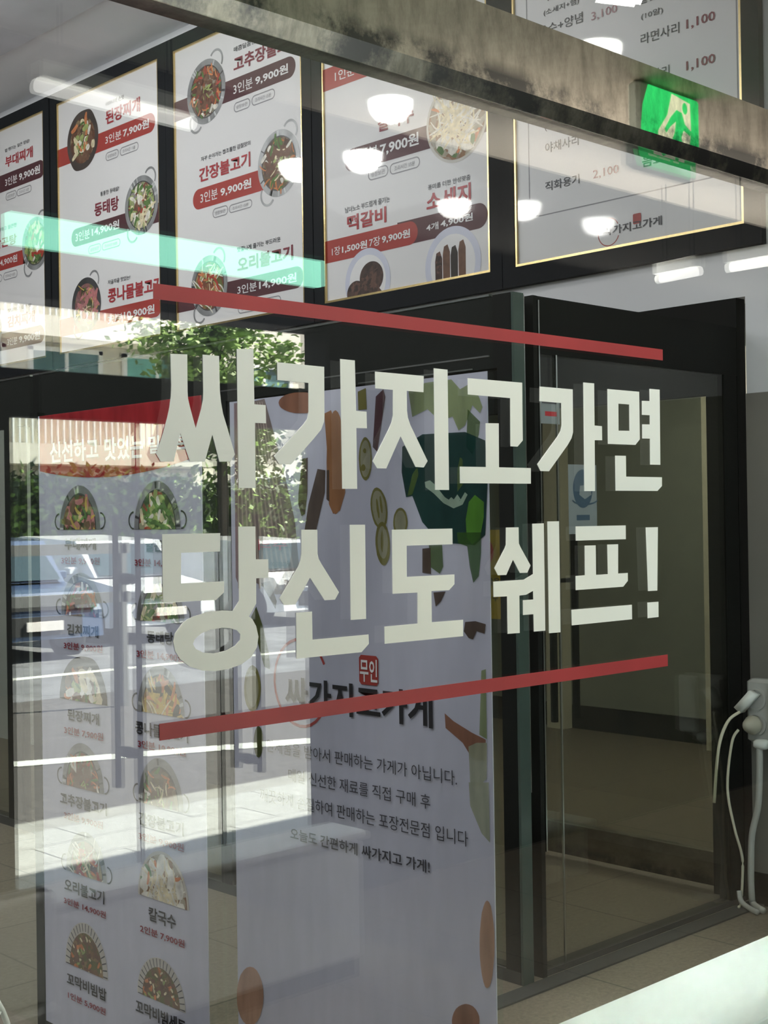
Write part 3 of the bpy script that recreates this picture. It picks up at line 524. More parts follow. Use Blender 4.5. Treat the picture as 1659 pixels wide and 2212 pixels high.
POSTER_5 = [
    ('t', '(소세지+햄)', -1.943, 3.623, 0.191, 0.03, 1, 'ink'),
    ('t', '육수+양념', -1.973, 3.543, 0.24, 0.045, 1, 'ink'),
    ('t', '3,100', -1.688, 3.53, 0.132, 0.04, 1, 'mauve'),
    ('t', '(10알)', -1.439, 3.465, 0.105, 0.031, 1, 'ink'),
    ('t', '라면사리', -1.443, 3.369, 0.184, 0.044, 1, 'ink'),
    ('t', '1,100', -1.227, 3.369, 0.131, 0.043, 2, 'maroontext'),
    ('t', '1,100', -1.23, 3.206, 0.131, 0.043, 2, 'maroontext'),
    ('t', '우동사리', -1.488, 3.213, 0.18, 0.044, 1, 'ink'),
    ('t', '물만두', -1.442, 3.533, 0.116, 0.042, 1, 'ink'),
    ('t', '부대모듬', -1.941, 3.685, 0.216, 0.048, 1, 'ink'),
    ('t', '만두', -1.945, 3.182, 0.094, 0.043, 1, 'ink'),
    ('t', '(12알)', -1.946, 3.129, 0.119, 0.033, 1, 'ink'),
    ('t', '야채사리', -1.946, 3.035, 0.181, 0.045, 1, 'ink'),
    ('t', '2,100', -1.691, 3.036, 0.134, 0.04, 1, 'maroontext'),
    ('t', '직화용기', -1.949, 2.873, 0.185, 0.04, 1, 'ink'),
    ('t', '2,100', -1.692, 2.872, 0.131, 0.041, 1, 'maroontext'),
    ('t', '음료수', -1.445, 2.875, 0.153, 0.046, 1, 'ink'),
    ('t', '1,100', -1.241, 2.879, 0.127, 0.04, 1, 'maroontext'),
    ('t', '싸가지고가게', -1.648, 2.63, 0.293, 0.037, 2, 'ink'),
    ('o', -2.041, 2.771, -1.001, 4.12),
    ('ring', -1.618, 2.644, 0.056, 'redband'),
    ('s', -1.475, 2.675, 0.021, 'redband'),
]
LEFT_FILM = [
    ('arc', -1.776, -0.978, 1.599, 1.634),
    ('t', '신선하고', -1.715, 1.648, 0.259, 0.061, 3, 'paper'),
    ('t', '맛있는', -1.425, 1.643, 0.188, 0.062, 3, 'paper'),
    ('t', '밀키트', -1.212, 1.652, 0.173, 0.047, 3, 'paper'),
    ('t', '부대찌개', -1.64, 1.4, 0.164, 0.033, 3, 'black'),
    ('t', '3인분 9,900원', -1.66, 1.358, 0.203, 0.022, 3, 'pricered'),
    ('t', '알곤탕', -1.233, 1.397, 0.121, 0.032, 3, 'black'),
    ('t', '3인분 14,900원', -1.284, 1.357, 0.205, 0.022, 3, 'pricered'),
    ('t', '김치찌개', -1.634, 1.159, 0.165, 0.032, 3, 'black'),
    ('t', '3인분 9,900원', -1.653, 1.117, 0.204, 0.022, 3, 'pricered'),
    ('t', '동태탕', -1.232, 1.158, 0.12, 0.034, 3, 'black'),
    ('t', '3인분 14,900원', -1.281, 1.116, 0.215, 0.023, 3, 'pricered'),
    ('t', '된장찌개', -1.638, 0.918, 0.167, 0.032, 3, 'black'),
    ('t', '3인분 7,900원', -1.657, 0.876, 0.206, 0.023, 3, 'pricered'),
    ('t', '콩나물불고기', -1.292, 0.915, 0.239, 0.035, 3, 'black'),
    ('t', '3인분 10,900원', -1.281, 0.878, 0.216, 0.023, 3, 'pricered'),
    ('t', '고추장불고기', -1.685, 0.674, 0.247, 0.035, 3, 'black'),
    ('t', '3인분 9,900원', -1.664, 0.634, 0.205, 0.022, 3, 'pricered'),
    ('t', '간장불고기', -1.283, 0.676, 0.205, 0.035, 3, 'black'),
    ('t', '3인분 9,900원', -1.284, 0.635, 0.205, 0.022, 3, 'pricered'),
    ('t', '오리불고기', -1.667, 0.43, 0.21, 0.036, 3, 'black'),
    ('t', '3인분 14,900원', -1.671, 0.391, 0.221, 0.021, 3, 'pricered'),
    ('t', '칼국수', -1.242, 0.431, 0.124, 0.037, 3, 'black'),
    ('t', '2인분 7,900원', -1.283, 0.391, 0.202, 0.022, 3, 'pricered'),
    ('t', '꼬막비빔밥', -1.661, 0.165, 0.208, 0.035, 3, 'black'),
    ('t', '1인분 5,900원', -1.656, 0.125, 0.198, 0.021, 3, 'pricered'),
    ('t', '꼬막비빔세트', -1.309, 0.173, 0.229, 0.037, 3, 'black'),
    ('h', -1.668, -1.455, 1.457, 1.578, 'stew'),
    ('h', -1.286, -1.075, 1.456, 1.579, 'green'),
    ('h', -1.667, -1.446, 1.215, 1.334, 'spicy'),
    ('h', -1.28, -1.064, 1.216, 1.333, 'fish'),
    ('h', -1.681, -1.43, 0.976, 1.1, 'stone'),
    ('h', -1.282, -1.069, 0.976, 1.1, 'sprout'),
    ('h', -1.673, -1.454, 0.732, 0.857, 'spicy'),
    ('h', -1.284, -1.08, 0.736, 0.86, 'beef'),
    ('h', -1.658, -1.445, 0.489, 0.611, 'duck'),
    ('h', -1.292, -1.062, 0.491, 0.619, 'noodle'),
    ('h', -1.669, -1.446, 0.225, 0.356, 'rice'),
    ('h', -1.302, -1.083, 0.228, 0.34, 'rice'),
]
MIDDLE_FILM = [
    ('f', [(-0.84, 1.752), (-0.728, 1.76), (-0.692, 1.67), (-0.653, 1.564), (-0.623, 1.472), (-0.603, 1.304), (-0.697, 1.301), (-0.842, 1.351)], 'noodlebrown'),
    ('f', [(-0.846, 1.758), (-0.824, 1.759), (-0.824, 1.569), (-0.841, 1.324), (-0.849, 1.338)], 'pinkbrown'),
    ('f', [(-0.835, 1.753), (-0.832, 1.753), (-0.831, 1.311), (-0.84, 1.311)], 'strand'),
    ('f', [(-0.826, 1.753), (-0.823, 1.753), (-0.811, 1.311), (-0.819, 1.311)], 'strand'),
    ('f', [(-0.817, 1.753), (-0.814, 1.753), (-0.79, 1.312), (-0.799, 1.312)], 'strand'),
    ('f', [(-0.808, 1.753), (-0.805, 1.753), (-0.77, 1.312), (-0.779, 1.312)], 'strand'),
    ('f', [(-0.8, 1.753), (-0.796, 1.753), (-0.751, 1.313), (-0.759, 1.313)], 'strand'),
    ('f', [(-0.791, 1.753), (-0.787, 1.754), (-0.731, 1.313), (-0.74, 1.313)], 'strand'),
    ('f', [(-0.782, 1.754), (-0.779, 1.754), (-0.712, 1.314), (-0.72, 1.314)], 'strand'),
    ('f', [(-0.773, 1.754), (-0.77, 1.754), (-0.692, 1.314), (-0.701, 1.314)], 'strand'),
    ('f', [(-0.765, 1.754), (-0.761, 1.754), (-0.673, 1.315), (-0.681, 1.315)], 'strand'),
    ('f', [(-0.756, 1.754), (-0.753, 1.754), (-0.654, 1.315), (-0.662, 1.315)], 'strand'),
    ('f', [(-0.748, 1.754), (-0.744, 1.754), (-0.636, 1.316), (-0.644, 1.316)], 'strand'),
    ('f', [(-0.739, 1.754), (-0.736, 1.754), (-0.617, 1.316), (-0.625, 1.316)], 'strand'),
    ('f', [(-0.52, 1.735), (-0.523, 1.729), (-0.531, 1.724), (-0.543, 1.72), (-0.559, 1.717), (-0.577, 1.716), (-0.597, 1.717), (-0.618, 1.719), (-0.637, 1.723), (-0.653, 1.728), (-0.666, 1.734), (-0.673, 1.74), (-0.676, 1.747), (-0.673, 1.753), (-0.665, 1.758), (-0.652, 1.763), (-0.636, 1.765), (-0.616, 1.766), (-0.596, 1.765), (-0.576, 1.763), (-0.558, 1.759), (-0.542, 1.754), (-0.53, 1.748), (-0.523, 1.742)], 'shallot'),
    ('f', [(-0.449, 1.599), (-0.451, 1.57), (-0.455, 1.542), (-0.46, 1.519), (-0.467, 1.501), (-0.474, 1.489), (-0.482, 1.485), (-0.49, 1.489), (-0.497, 1.501), (-0.503, 1.52), (-0.507, 1.544), (-0.509, 1.572), (-0.51, 1.602), (-0.508, 1.632), (-0.504, 1.66), (-0.499, 1.684), (-0.492, 1.701), (-0.485, 1.713), (-0.477, 1.716), (-0.469, 1.711), (-0.462, 1.7), (-0.456, 1.681), (-0.452, 1.657), (-0.45, 1.629)], 'spoonwood'),
    ('f', [(-0.515, 1.711), (-0.492, 1.717), (-0.463, 1.662), (-0.449, 1.607), (-0.449, 1.532), (-0.467, 1.493), (-0.49, 1.486), (-0.504, 1.508), (-0.506, 1.609)], 'spoonwood'),
    ('f', [(-0.594, 1.613), (-0.574, 1.615), (-0.577, 1.535), (-0.587, 1.487), (-0.599, 1.482), (-0.61, 1.51), (-0.609, 1.534)], 'rootbrown'),
    ('f', [(-0.541, 1.588), (-0.514, 1.584), (-0.517, 1.534), (-0.536, 1.484), (-0.548, 1.451), (-0.589, 1.451), (-0.574, 1.51)], 'rootbrown'),
    ('f', [(-0.51, 1.584), (-0.501, 1.584), (-0.502, 1.513), (-0.512, 1.519)], 'rootbrown'),
    ('f', [(-0.751, 1.326), (-0.717, 1.332), (-0.693, 1.285), (-0.698, 1.267)], 'rootbrown'),
    ('f', [(-0.361, 1.603), (-0.362, 1.591), (-0.364, 1.58), (-0.368, 1.57), (-0.372, 1.563), (-0.378, 1.558), (-0.383, 1.557), (-0.388, 1.559), (-0.393, 1.564), (-0.397, 1.571), (-0.401, 1.581), (-0.402, 1.593), (-0.403, 1.605), (-0.402, 1.617), (-0.4, 1.628), (-0.396, 1.638), (-0.391, 1.645), (-0.386, 1.65), (-0.381, 1.651), (-0.376, 1.649), (-0.371, 1.644), (-0.366, 1.636), (-0.363, 1.627), (-0.362, 1.615)], 'olive'),
    ('f', [(-0.366, 1.603), (-0.367, 1.593), (-0.368, 1.583), (-0.371, 1.575), (-0.375, 1.569), (-0.379, 1.565), (-0.383, 1.564), (-0.387, 1.565), (-0.391, 1.569), (-0.394, 1.576), (-0.396, 1.584), (-0.398, 1.594), (-0.398, 1.605), (-0.397, 1.615), (-0.396, 1.625), (-0.393, 1.633), (-0.389, 1.639), (-0.385, 1.643), (-0.381, 1.644), (-0.377, 1.643), (-0.373, 1.639), (-0.37, 1.632), (-0.368, 1.624), (-0.366, 1.614)], 'sliceflesh'),
    ('f', [(-0.379, 1.621), (-0.379, 1.62), (-0.379, 1.618), (-0.38, 1.617), (-0.381, 1.616), (-0.383, 1.616), (-0.384, 1.616), (-0.385, 1.616), (-0.386, 1.617), (-0.387, 1.618), (-0.388, 1.619), (-0.389, 1.62), (-0.389, 1.621), (-0.389, 1.623), (-0.388, 1.624), (-0.387, 1.625), (-0.386, 1.626), (-0.385, 1.627), (-0.384, 1.627), (-0.382, 1.626), (-0.381, 1.626), (-0.38, 1.625), (-0.379, 1.624), (-0.379, 1.622)], 'olive'),
    ('f', [(-0.382, 1.584), (-0.382, 1.583), (-0.383, 1.581), (-0.384, 1.579), (-0.386, 1.578), (-0.388, 1.578), (-0.389, 1.577), (-0.391, 1.578), (-0.393, 1.578), (-0.394, 1.58), (-0.396, 1.581), (-0.396, 1.583), (-0.396, 1.585), (-0.396, 1.587), (-0.395, 1.589), (-0.394, 1.59), (-0.393, 1.591), (-0.391, 1.592), (-0.389, 1.592), (-0.387, 1.592), (-0.385, 1.591), (-0.384, 1.59), (-0.383, 1.588), (-0.382, 1.586)], 'olive'),
    ('f', [(-0.316, 1.497), (-0.315, 1.486), (-0.316, 1.475), (-0.318, 1.465), (-0.322, 1.458), (-0.328, 1.453), (-0.334, 1.451), (-0.341, 1.452), (-0.348, 1.456), (-0.355, 1.462), (-0.36, 1.471), (-0.364, 1.482), (-0.367, 1.494), (-0.368, 1.506), (-0.367, 1.517), (-0.364, 1.526), (-0.36, 1.534), (-0.355, 1.539), (-0.348, 1.541), (-0.341, 1.539), (-0.334, 1.535), (-0.328, 1.528), (-0.322, 1.519), (-0.318, 1.509)], 'olive'),
    ('f', [(-0.321, 1.497), (-0.32, 1.487), (-0.321, 1.477), (-0.323, 1.469), (-0.326, 1.463), (-0.33, 1.458), (-0.335, 1.457), (-0.341, 1.458), (-0.346, 1.461), (-0.351, 1.467), (-0.356, 1.475), (-0.359, 1.484), (-0.362, 1.494), (-0.362, 1.504), (-0.362, 1.514), (-0.36, 1.522), (-0.357, 1.529), (-0.352, 1.533), (-0.347, 1.534), (-0.342, 1.533), (-0.336, 1.53), (-0.331, 1.524), (-0.327, 1.516), (-0.323, 1.507)], 'sliceflesh'),
    ('f', [(-0.342, 1.496), (-0.341, 1.49), (-0.34, 1.485), (-0.34, 1.481), (-0.34, 1.477), (-0.341, 1.475), (-0.342, 1.474), (-0.343, 1.475), (-0.344, 1.477), (-0.345, 1.48), (-0.346, 1.485), (-0.348, 1.49), (-0.349, 1.495), (-0.349, 1.501), (-0.35, 1.506), (-0.35, 1.511), (-0.35, 1.514), (-0.349, 1.516), (-0.348, 1.517), (-0.347, 1.516), (-0.346, 1.514), (-0.345, 1.511), (-0.344, 1.507), (-0.343, 1.501)], 'olive'),
    ('f', [(-0.331, 1.504), (-0.33, 1.499), (-0.33, 1.494), (-0.33, 1.49), (-0.33, 1.487), (-0.331, 1.485), (-0.331, 1.485), (-0.332, 1.485), (-0.334, 1.487), (-0.335, 1.49), (-0.336, 1.494), (-0.337, 1.498), (-0.338, 1.503), (-0.338, 1.508), (-0.339, 1.513), (-0.339, 1.517), (-0.339, 1.52), (-0.338, 1.522), (-0.337, 1.522), (-0.336, 1.522), (-0.335, 1.52), (-0.334, 1.517), (-0.333, 1.513), (-0.332, 1.509)], 'olive'),
    ('f', [(-0.309, 1.421), (-0.309, 1.409), (-0.31, 1.398), (-0.313, 1.388), (-0.318, 1.38), (-0.323, 1.375), (-0.329, 1.373), (-0.335, 1.375), (-0.34, 1.379), (-0.345, 1.386), (-0.35, 1.396), (-0.352, 1.407), (-0.354, 1.419), (-0.354, 1.432), (-0.352, 1.443), (-0.349, 1.453), (-0.344, 1.461), (-0.339, 1.465), (-0.333, 1.467), (-0.328, 1.466), (-0.322, 1.461), (-0.317, 1.454), (-0.313, 1.444), (-0.31, 1.433)], 'olive'),
    ('f', [(-0.315, 1.423), (-0.316, 1.414), (-0.317, 1.406), (-0.319, 1.399), (-0.322, 1.393), (-0.325, 1.389), (-0.329, 1.388), (-0.333, 1.389), (-0.337, 1.392), (-0.341, 1.398), (-0.344, 1.405), (-0.346, 1.413), (-0.347, 1.422), (-0.347, 1.431), (-0.345, 1.44), (-0.343, 1.447), (-0.34, 1.453), (-0.337, 1.456), (-0.333, 1.458), (-0.329, 1.457), (-0.325, 1.453), (-0.321, 1.448), (-0.318, 1.441), (-0.316, 1.432)], 'sliceflesh'),
    ('f', [(-0.329, 1.426), (-0.329, 1.419), (-0.33, 1.413), (-0.331, 1.408), (-0.331, 1.405), (-0.332, 1.402), (-0.333, 1.401), (-0.334, 1.402), (-0.335, 1.405), (-0.336, 1.408), (-0.337, 1.413), (-0.337, 1.419), (-0.337, 1.426), (-0.337, 1.432), (-0.336, 1.438), (-0.335, 1.443), (-0.334, 1.446), (-0.333, 1.449), (-0.332, 1.45), (-0.331, 1.449), (-0.331, 1.446), (-0.33, 1.443), (-0.329, 1.438), (-0.329, 1.432)], 'olive'),
    ('f', [(-0.254, 1.465), (-0.255, 1.457), (-0.258, 1.45), (-0.261, 1.444), (-0.266, 1.439), (-0.271, 1.436), (-0.277, 1.435), (-0.283, 1.436), (-0.288, 1.439), (-0.292, 1.444), (-0.296, 1.45), (-0.298, 1.458), (-0.298, 1.466), (-0.297, 1.473), (-0.295, 1.481), (-0.291, 1.487), (-0.287, 1.492), (-0.281, 1.495), (-0.276, 1.496), (-0.27, 1.495), (-0.265, 1.492), (-0.26, 1.487), (-0.257, 1.48), (-0.255, 1.473)], 'olive'),
    ('f', [(-0.259, 1.465), (-0.26, 1.459), (-0.262, 1.453), (-0.265, 1.447), (-0.268, 1.443), (-0.272, 1.441), (-0.277, 1.44), (-0.281, 1.441), (-0.285, 1.444), (-0.289, 1.448), (-0.291, 1.453), (-0.293, 1.459), (-0.293, 1.465), (-0.293, 1.472), (-0.291, 1.478), (-0.288, 1.483), (-0.284, 1.487), (-0.28, 1.49), (-0.276, 1.49), (-0.271, 1.49), (-0.267, 1.487), (-0.264, 1.483), (-0.261, 1.478), (-0.26, 1.472)], 'sliceflesh'),
    ('f', [(-0.346, 1.736), (-0.322, 1.75), (-0.316, 1.733), (-0.344, 1.617), (-0.358, 1.628)], 'darkred'),
    ('f', [(-0.403, 1.751), (-0.377, 1.757), (-0.375, 1.711), (-0.402, 1.711)], 'olive'),
    ('f', [(-0.246, 1.739), (-0.197, 1.753), (-0.122, 1.754), (-0.098, 1.732), (-0.074, 1.74), (-0.047, 1.713), (-0.038, 1.692), (-0.045, 1.68), (-0.065, 1.697), (-0.086, 1.658), (-0.104, 1.649), (-0.12, 1.678), (-0.156, 1.672), (-0.191, 1.698), (-0.236, 1.685)], 'leaf'),
    ('f', [(-0.078, 1.69), (-0.045, 1.663), (-0.049, 1.638), (-0.067, 1.599), (-0.084, 1.615)], 'leafdark'),
    ('f', [(-0.267, 1.624), (-0.207, 1.647), (-0.086, 1.645), (-0.032, 1.625), (-0.028, 1.537), (-0.036, 1.438), (-0.064, 1.418), (-0.161, 1.423), (-0.211, 1.465), (-0.239, 1.52), (-0.258, 1.518), (-0.27, 1.571)], 'pepperdark'),
    ('f', [(-0.238, 1.565), (-0.223, 1.58), (-0.22, 1.564), (-0.239, 1.523), (-0.254, 1.52)], 'leafdark'),
    ('f', [(-0.109, 1.57), (-0.101, 1.595), (-0.094, 1.59), (-0.095, 1.539), (-0.11, 1.525)], 'leafdark'),
    ('f', [(-0.202, 1.548), (-0.187, 1.551), (-0.173, 1.542), (-0.145, 1.515), (-0.124, 1.505), (-0.103, 1.507), (-0.089, 1.524), (-0.082, 1.519), (-0.096, 1.499), (-0.121, 1.492), (-0.149, 1.503), (-0.177, 1.524), (-0.2, 1.537)], 'pepperpale'),
    ('f', [(-0.138, 1.507), (-0.127, 1.515), (-0.12, 1.51), (-0.11, 1.52), (-0.1, 1.509), (-0.124, 1.5)], 'pepperpale'),
    ('f', [(-0.062, 1.518), (-0.038, 1.503), (-0.039, 1.473), (-0.05, 1.433), (-0.071, 1.419), (-0.086, 1.433), (-0.088, 1.469), (-0.079, 1.504)], 'pepper'),
    ('f', [(-0.113, 1.443), (-0.047, 1.443), (-0.048, 1.402), (-0.055, 1.356), (-0.07, 1.342), (-0.079, 1.374), (-0.085, 1.415), (-0.11, 1.422)], 'pepperdim'),
    ('f', [(-0.193, 1.417), (-0.155, 1.418), (-0.153, 1.373), (-0.163, 1.359), (-0.189, 1.372)], 'leafdark'),
    ('f', [(-0.212, 1.41), (-0.188, 1.412), (-0.188, 1.358), (-0.213, 1.36)], 'rootbrown'),
    ('f', [(-0.182, 1.32), (-0.147, 1.323), (-0.161, 1.302), (-0.176, 1.291)], 'rootbrown'),
    ('f', [(-0.094, 1.263), (-0.066, 1.266), (-0.038, 1.261), (-0.042, 1.242), (-0.063, 1.246), (-0.073, 1.229), (-0.085, 1.231), (-0.098, 1.244)], 'rootbrown'),
    ('f', [(-0.155, 1.074), (-0.13, 1.06), (-0.08, 1.042), (-0.043, 1.032), (-0.044, 0.989), (-0.081, 0.991), (-0.106, 1.019), (-0.153, 1.044)], 'shallot'),
    ('f', [(-0.052, 1.168), (-0.04, 1.172), (-0.04, 1.033), (-0.06, 1.04)], 'leaf'),
    ('f', [(-0.09, 1.013), (-0.068, 1.023), (-0.04, 1.026), (-0.042, 0.955), (-0.063, 0.936), (-0.087, 0.938)], 'cabbage'),
    ('f', [(-0.091, 0.941), (-0.037, 0.948), (-0.036, 0.829), (-0.058, 0.844), (-0.088, 0.895)], 'cabbage'),
    ('f', [(-0.79, 1.245), (-0.77, 1.27), (-0.749, 1.23), (-0.725, 1.162), (-0.722, 1.125), (-0.743, 1.129), (-0.759, 1.166)], 'chili'),
    ('f', [(-0.757, 1.077), (-0.759, 1.063), (-0.762, 1.049), (-0.768, 1.037), (-0.774, 1.028), (-0.782, 1.022), (-0.791, 1.019), (-0.799, 1.02), (-0.807, 1.025), (-0.813, 1.033), (-0.818, 1.044), (-0.821, 1.057), (-0.822, 1.072), (-0.82, 1.086), (-0.817, 1.1), (-0.811, 1.112), (-0.804, 1.121), (-0.796, 1.127), (-0.788, 1.13), (-0.78, 1.128), (-0.772, 1.123), (-0.766, 1.115), (-0.761, 1.104), (-0.758, 1.091)], 'olive'),
    ('f', [(-0.766, 1.076), (-0.767, 1.065), (-0.77, 1.054), (-0.774, 1.045), (-0.779, 1.037), (-0.784, 1.032), (-0.79, 1.03), (-0.796, 1.031), (-0.802, 1.035), (-0.806, 1.042), (-0.81, 1.051), (-0.812, 1.061), (-0.813, 1.072), (-0.812, 1.084), (-0.809, 1.095), (-0.805, 1.104), (-0.8, 1.112), (-0.794, 1.117), (-0.788, 1.119), (-0.782, 1.117), (-0.777, 1.113), (-0.772, 1.107), (-0.769, 1.098), (-0.767, 1.087)], 'sliceflesh'),
    ('f', [(-0.752, 0.952), (-0.752, 0.942), (-0.754, 0.933), (-0.757, 0.925), (-0.761, 0.918), (-0.765, 0.914), (-0.77, 0.912), (-0.775, 0.913), (-0.779, 0.916), (-0.782, 0.922), (-0.785, 0.929), (-0.787, 0.938), (-0.787, 0.948), (-0.786, 0.958), (-0.784, 0.967), (-0.781, 0.975), (-0.777, 0.981), (-0.773, 0.985), (-0.768, 0.987), (-0.764, 0.986), (-0.76, 0.983), (-0.756, 0.978), (-0.753, 0.97), (-0.752, 0.961)], 'chili'),
    ('f', [(-0.764, 0.349), (-0.766, 0.33), (-0.772, 0.312), (-0.78, 0.295), (-0.791, 0.281), (-0.804, 0.271), (-0.817, 0.265), (-0.831, 0.264), (-0.843, 0.268), (-0.854, 0.276), (-0.862, 0.289), (-0.867, 0.305), (-0.868, 0.323), (-0.866, 0.342), (-0.86, 0.361), (-0.852, 0.378), (-0.84, 0.392), (-0.827, 0.402), (-0.814, 0.407), (-0.8, 0.408), (-0.788, 0.404), (-0.778, 0.395), (-0.77, 0.382), (-0.765, 0.366)], 'onion'),
    ('f', [(-0.028, 0.63), (-0.029, 0.607), (-0.032, 0.586), (-0.035, 0.567), (-0.039, 0.552), (-0.044, 0.542), (-0.05, 0.538), (-0.055, 0.54), (-0.059, 0.548), (-0.063, 0.561), (-0.066, 0.578), (-0.068, 0.599), (-0.068, 0.621), (-0.067, 0.644), (-0.064, 0.666), (-0.061, 0.685), (-0.056, 0.699), (-0.051, 0.709), (-0.046, 0.713), (-0.041, 0.711), (-0.036, 0.703), (-0.033, 0.69), (-0.03, 0.673), (-0.028, 0.652)], 'onion'),
    ('f', [(-0.071, 0.469), (-0.072, 0.46), (-0.076, 0.451), (-0.082, 0.442), (-0.09, 0.435), (-0.1, 0.429), (-0.11, 0.425), (-0.12, 0.424), (-0.129, 0.425), (-0.137, 0.428), (-0.143, 0.433), (-0.147, 0.44), (-0.148, 0.449), (-0.146, 0.458), (-0.142, 0.467), (-0.136, 0.476), (-0.128, 0.483), (-0.118, 0.489), (-0.108, 0.493), (-0.098, 0.494), (-0.089, 0.493), (-0.081, 0.489), (-0.076, 0.484), (-0.072, 0.477)], 'shallot'),
    ('t', '완제품을 받아서 판매하는 가게가 아닙니다.', -0.738, 0.93, 0.616, 0.03, 0, 'ink'),
    ('t', '매일 신선한 재료를 직접 구매 후', -0.658, 0.871, 0.459, 0.03, 0, 'ink'),
    ('t', '깨끗하게 손질하여 판매하는 포장전문점 입니다', -0.764, 0.811, 0.67, 0.031, 0, 'ink'),
    ('t', '오늘도 간편하게 싸가지고 가게!', -0.654, 0.738, 0.451, 0.027, 2, 'ink'),
    ('t', '싸가지고가게', -0.665, 1.039, 0.477, 0.074, 3, 'black'),
    ('ring', -0.611, 1.101, 0.098, 'redband'),
    ('s', -0.381, 1.146, 0.032, 'redband'),
    ('t', '무인', -0.408, 1.12, 0.055, 0.05, 2, 'paper'),
]

XP, XF, YS, XN = 4.55, 3.24, 1.04, 2.0          # menu wall, vestibule front, vestibule side

# ------------------------------------------------------------------ setting: floors, ceilings, walls
struct('floor', B(((-3, -2.2, -.1), (7.5, 9, 0), 'granite_floor')))
struct('ceiling', B(((-3, 0.05, 4.32), (XP + .2, 9, 4.42), 'ceiling_white'), ((-3, .05, 4.27), (3.93, 9, 4.32), 'soffit_grey')))
wr = MB()
wr.box((XP, .0, 0), (XP + .15, 1.0, 4.32), 'wall_white'); wr.box((XP, 1.0, 2.3), (XP + .15, 9, 4.32), 'wall_white'); wr.box((XP, 5.6, 0), (XP + .15, 9, 2.3), 'wall_white')
struct('wall_right', wr)
struct('wall_right_panel', B(((XP - .008, .012, 0), (XP - .0005, 1.0, 1.93), 'wall_lower')))
struct('baseboard_right', B(((XP - .018, .012, 0), (XP - .008, 1.0, .12), 'dark_metal')))
struct('wall_back', B(((-3, 9, 0), (XP + .2, 9.15, 4.42), 'wall_dark')))
struct('wall_left', B(((-3.15, -2.35, 0), (-3, 9.15, 4.42), 'wall_dark')))
struct('wall_front', B(((-3, .0, 3.07), (7.5, .15, 4.42), 'lobby_wall'), ((XP + .15, 0, 0), (7.5, .15, 3.07), 'lobby_wall'), ((-3, -.03, 0), (.6, .05, 3.07), 'lobby_wall')))
struct('ceiling', B(((-3, -2.35, 3.07), (7.5, -.0, 3.17), 'lobby_ceiling')))
wo = MB()
wo.box((-3, -2.35, 0), (2.10, -2.2, 3.07), 'lobby_wall'); wo.box((3.50, -2.35, 0), (7.5, -2.2, 3.07), 'lobby_wall'); wo.box((2.10, -2.35, 2.50), (3.50, -2.2, 3.07), 'lobby_wall'); wo.box((2.10, -2.35, 2.215), (3.50, -2.2, 2.37), 'dark_metal')
struct('wall_street', wo)
struct('wall_lobby_end', B(((7.5, -2.35, 0), (7.65, 9.15, 3.17), 'corridor_grey')))
struct('wall_corridor', B(((XP + .15, 9, 0), (7.5, 9.15, 3.07), 'corridor_grey'), ((XP + .15, .15, 2.78), (7.5, 9, 2.9), 'corridor_grey')))

# shop window: lower pane, upper pane, stainless transom
struct('window_1', B(((.6, 0, .0), (XP, .012, 2.29), 'window_glass')))
struct('window_2', B(((.6, 0, 2.475), (XP, .012, 3.07), 'window_glass')))
tb = MB()
tb.box((.6, -.008, 2.325), (XP, .05, 2.474), 'stainless')
tb.prism([(.6, -.008, 2.325), (.6, .004, 2.290), (.6, .05, 2.290), (.6, .05, 2.325)], (XP - .6, 0, 0), 'steel_dull')
struct('trim_1', tb)

# vestibule: glazed front facing the menu wall's left, side facing the window
vf = thing('window_3', 'x', 'x', (XF, 3.0, 0)); del vf['label'], vf['category']; vf['kind'] = 'structure'
m = MB(); m.box((XF, YS, 1.95), (XF + .06, 5.4, 2.184), 'dark_metal'); obj('header', m, vf)
m = MB()
m.box((XF - .006, 1.2, 1.952), (XF, 1.75, 1.957), 'trim_steel')
obj('bright_trim', m, vf)
m = MB(); m.box((XF, YS, 0), (XF + .06, 5.4, .04), 'carpet_edge'); obj('sill', m, vf)
for y0, y1 in ((YS, 1.10), (2.53, 2.60), (4.20, 4.33)):
    m = MB(); m.box((XF, y0, .04), (XF + .05, y1, 1.95), 'dark_metal'); obj('post', m, vf)
for y0, y1 in ((1.10, 2.53), (2.60, 4.20), (4.33, 5.4)):
    m = MB(); m.box((XF + .01, y0, .04), (XF + .02, y1, 1.95), 'tinted_glass'); obj('pane', m, vf)
vs_ = thing('window_4', 'x', 'x', (3.9, YS, 0)); del vs_['label'], vs_['category']; vs_['kind'] = 'structure'
m = MB(); m.box((XF + .12, YS - .005, 2.0), (XP - .01, YS + .05, 2.184), 'dark_metal'); obj('header', m, vs_)
m = MB(); m.box((XF + .12, YS - .005, 0), (XP - .01, YS + .05, .02), 'carpet_edge'); obj('sill', m, vs_)
m = MB(); m.box((4.45, YS - .004, .02), (XP - .012, YS + .05, 2.0), 'dark_metal'); obj('post', m, vs_)
m = MB(); m.box((XF, YS - .012, 0), (XF + .05, YS - .002, 2.184), 'post_green'); m.box((XF + .10, YS - .008, 0), (XF + .12, YS + .05, 2.184), 'dark_metal'); obj('corner_post', m, vs_)
m = MB(); m.box((XF + .050, YS - .010, .6), (XF + .056, YS - .003, 2.18), 'trim_steel'); m.box((XF + .122, YS - .012, .4), (XF + .127, YS - .006, 2.17), 'trim_steel'); obj('bright_trim', m, vs_)
for x in (3.452,):
    m = MB(); m.box((x, YS - .008, .02), (x + .006, YS - .002, 2.0), 'trim_steel'); obj('bright_trim', m, vs_)
m = MB(); m.box((XF + .12, YS, .02), (4.45, YS + .01, 2.0), 'tinted_glass'); obj('pane', m, vs_)
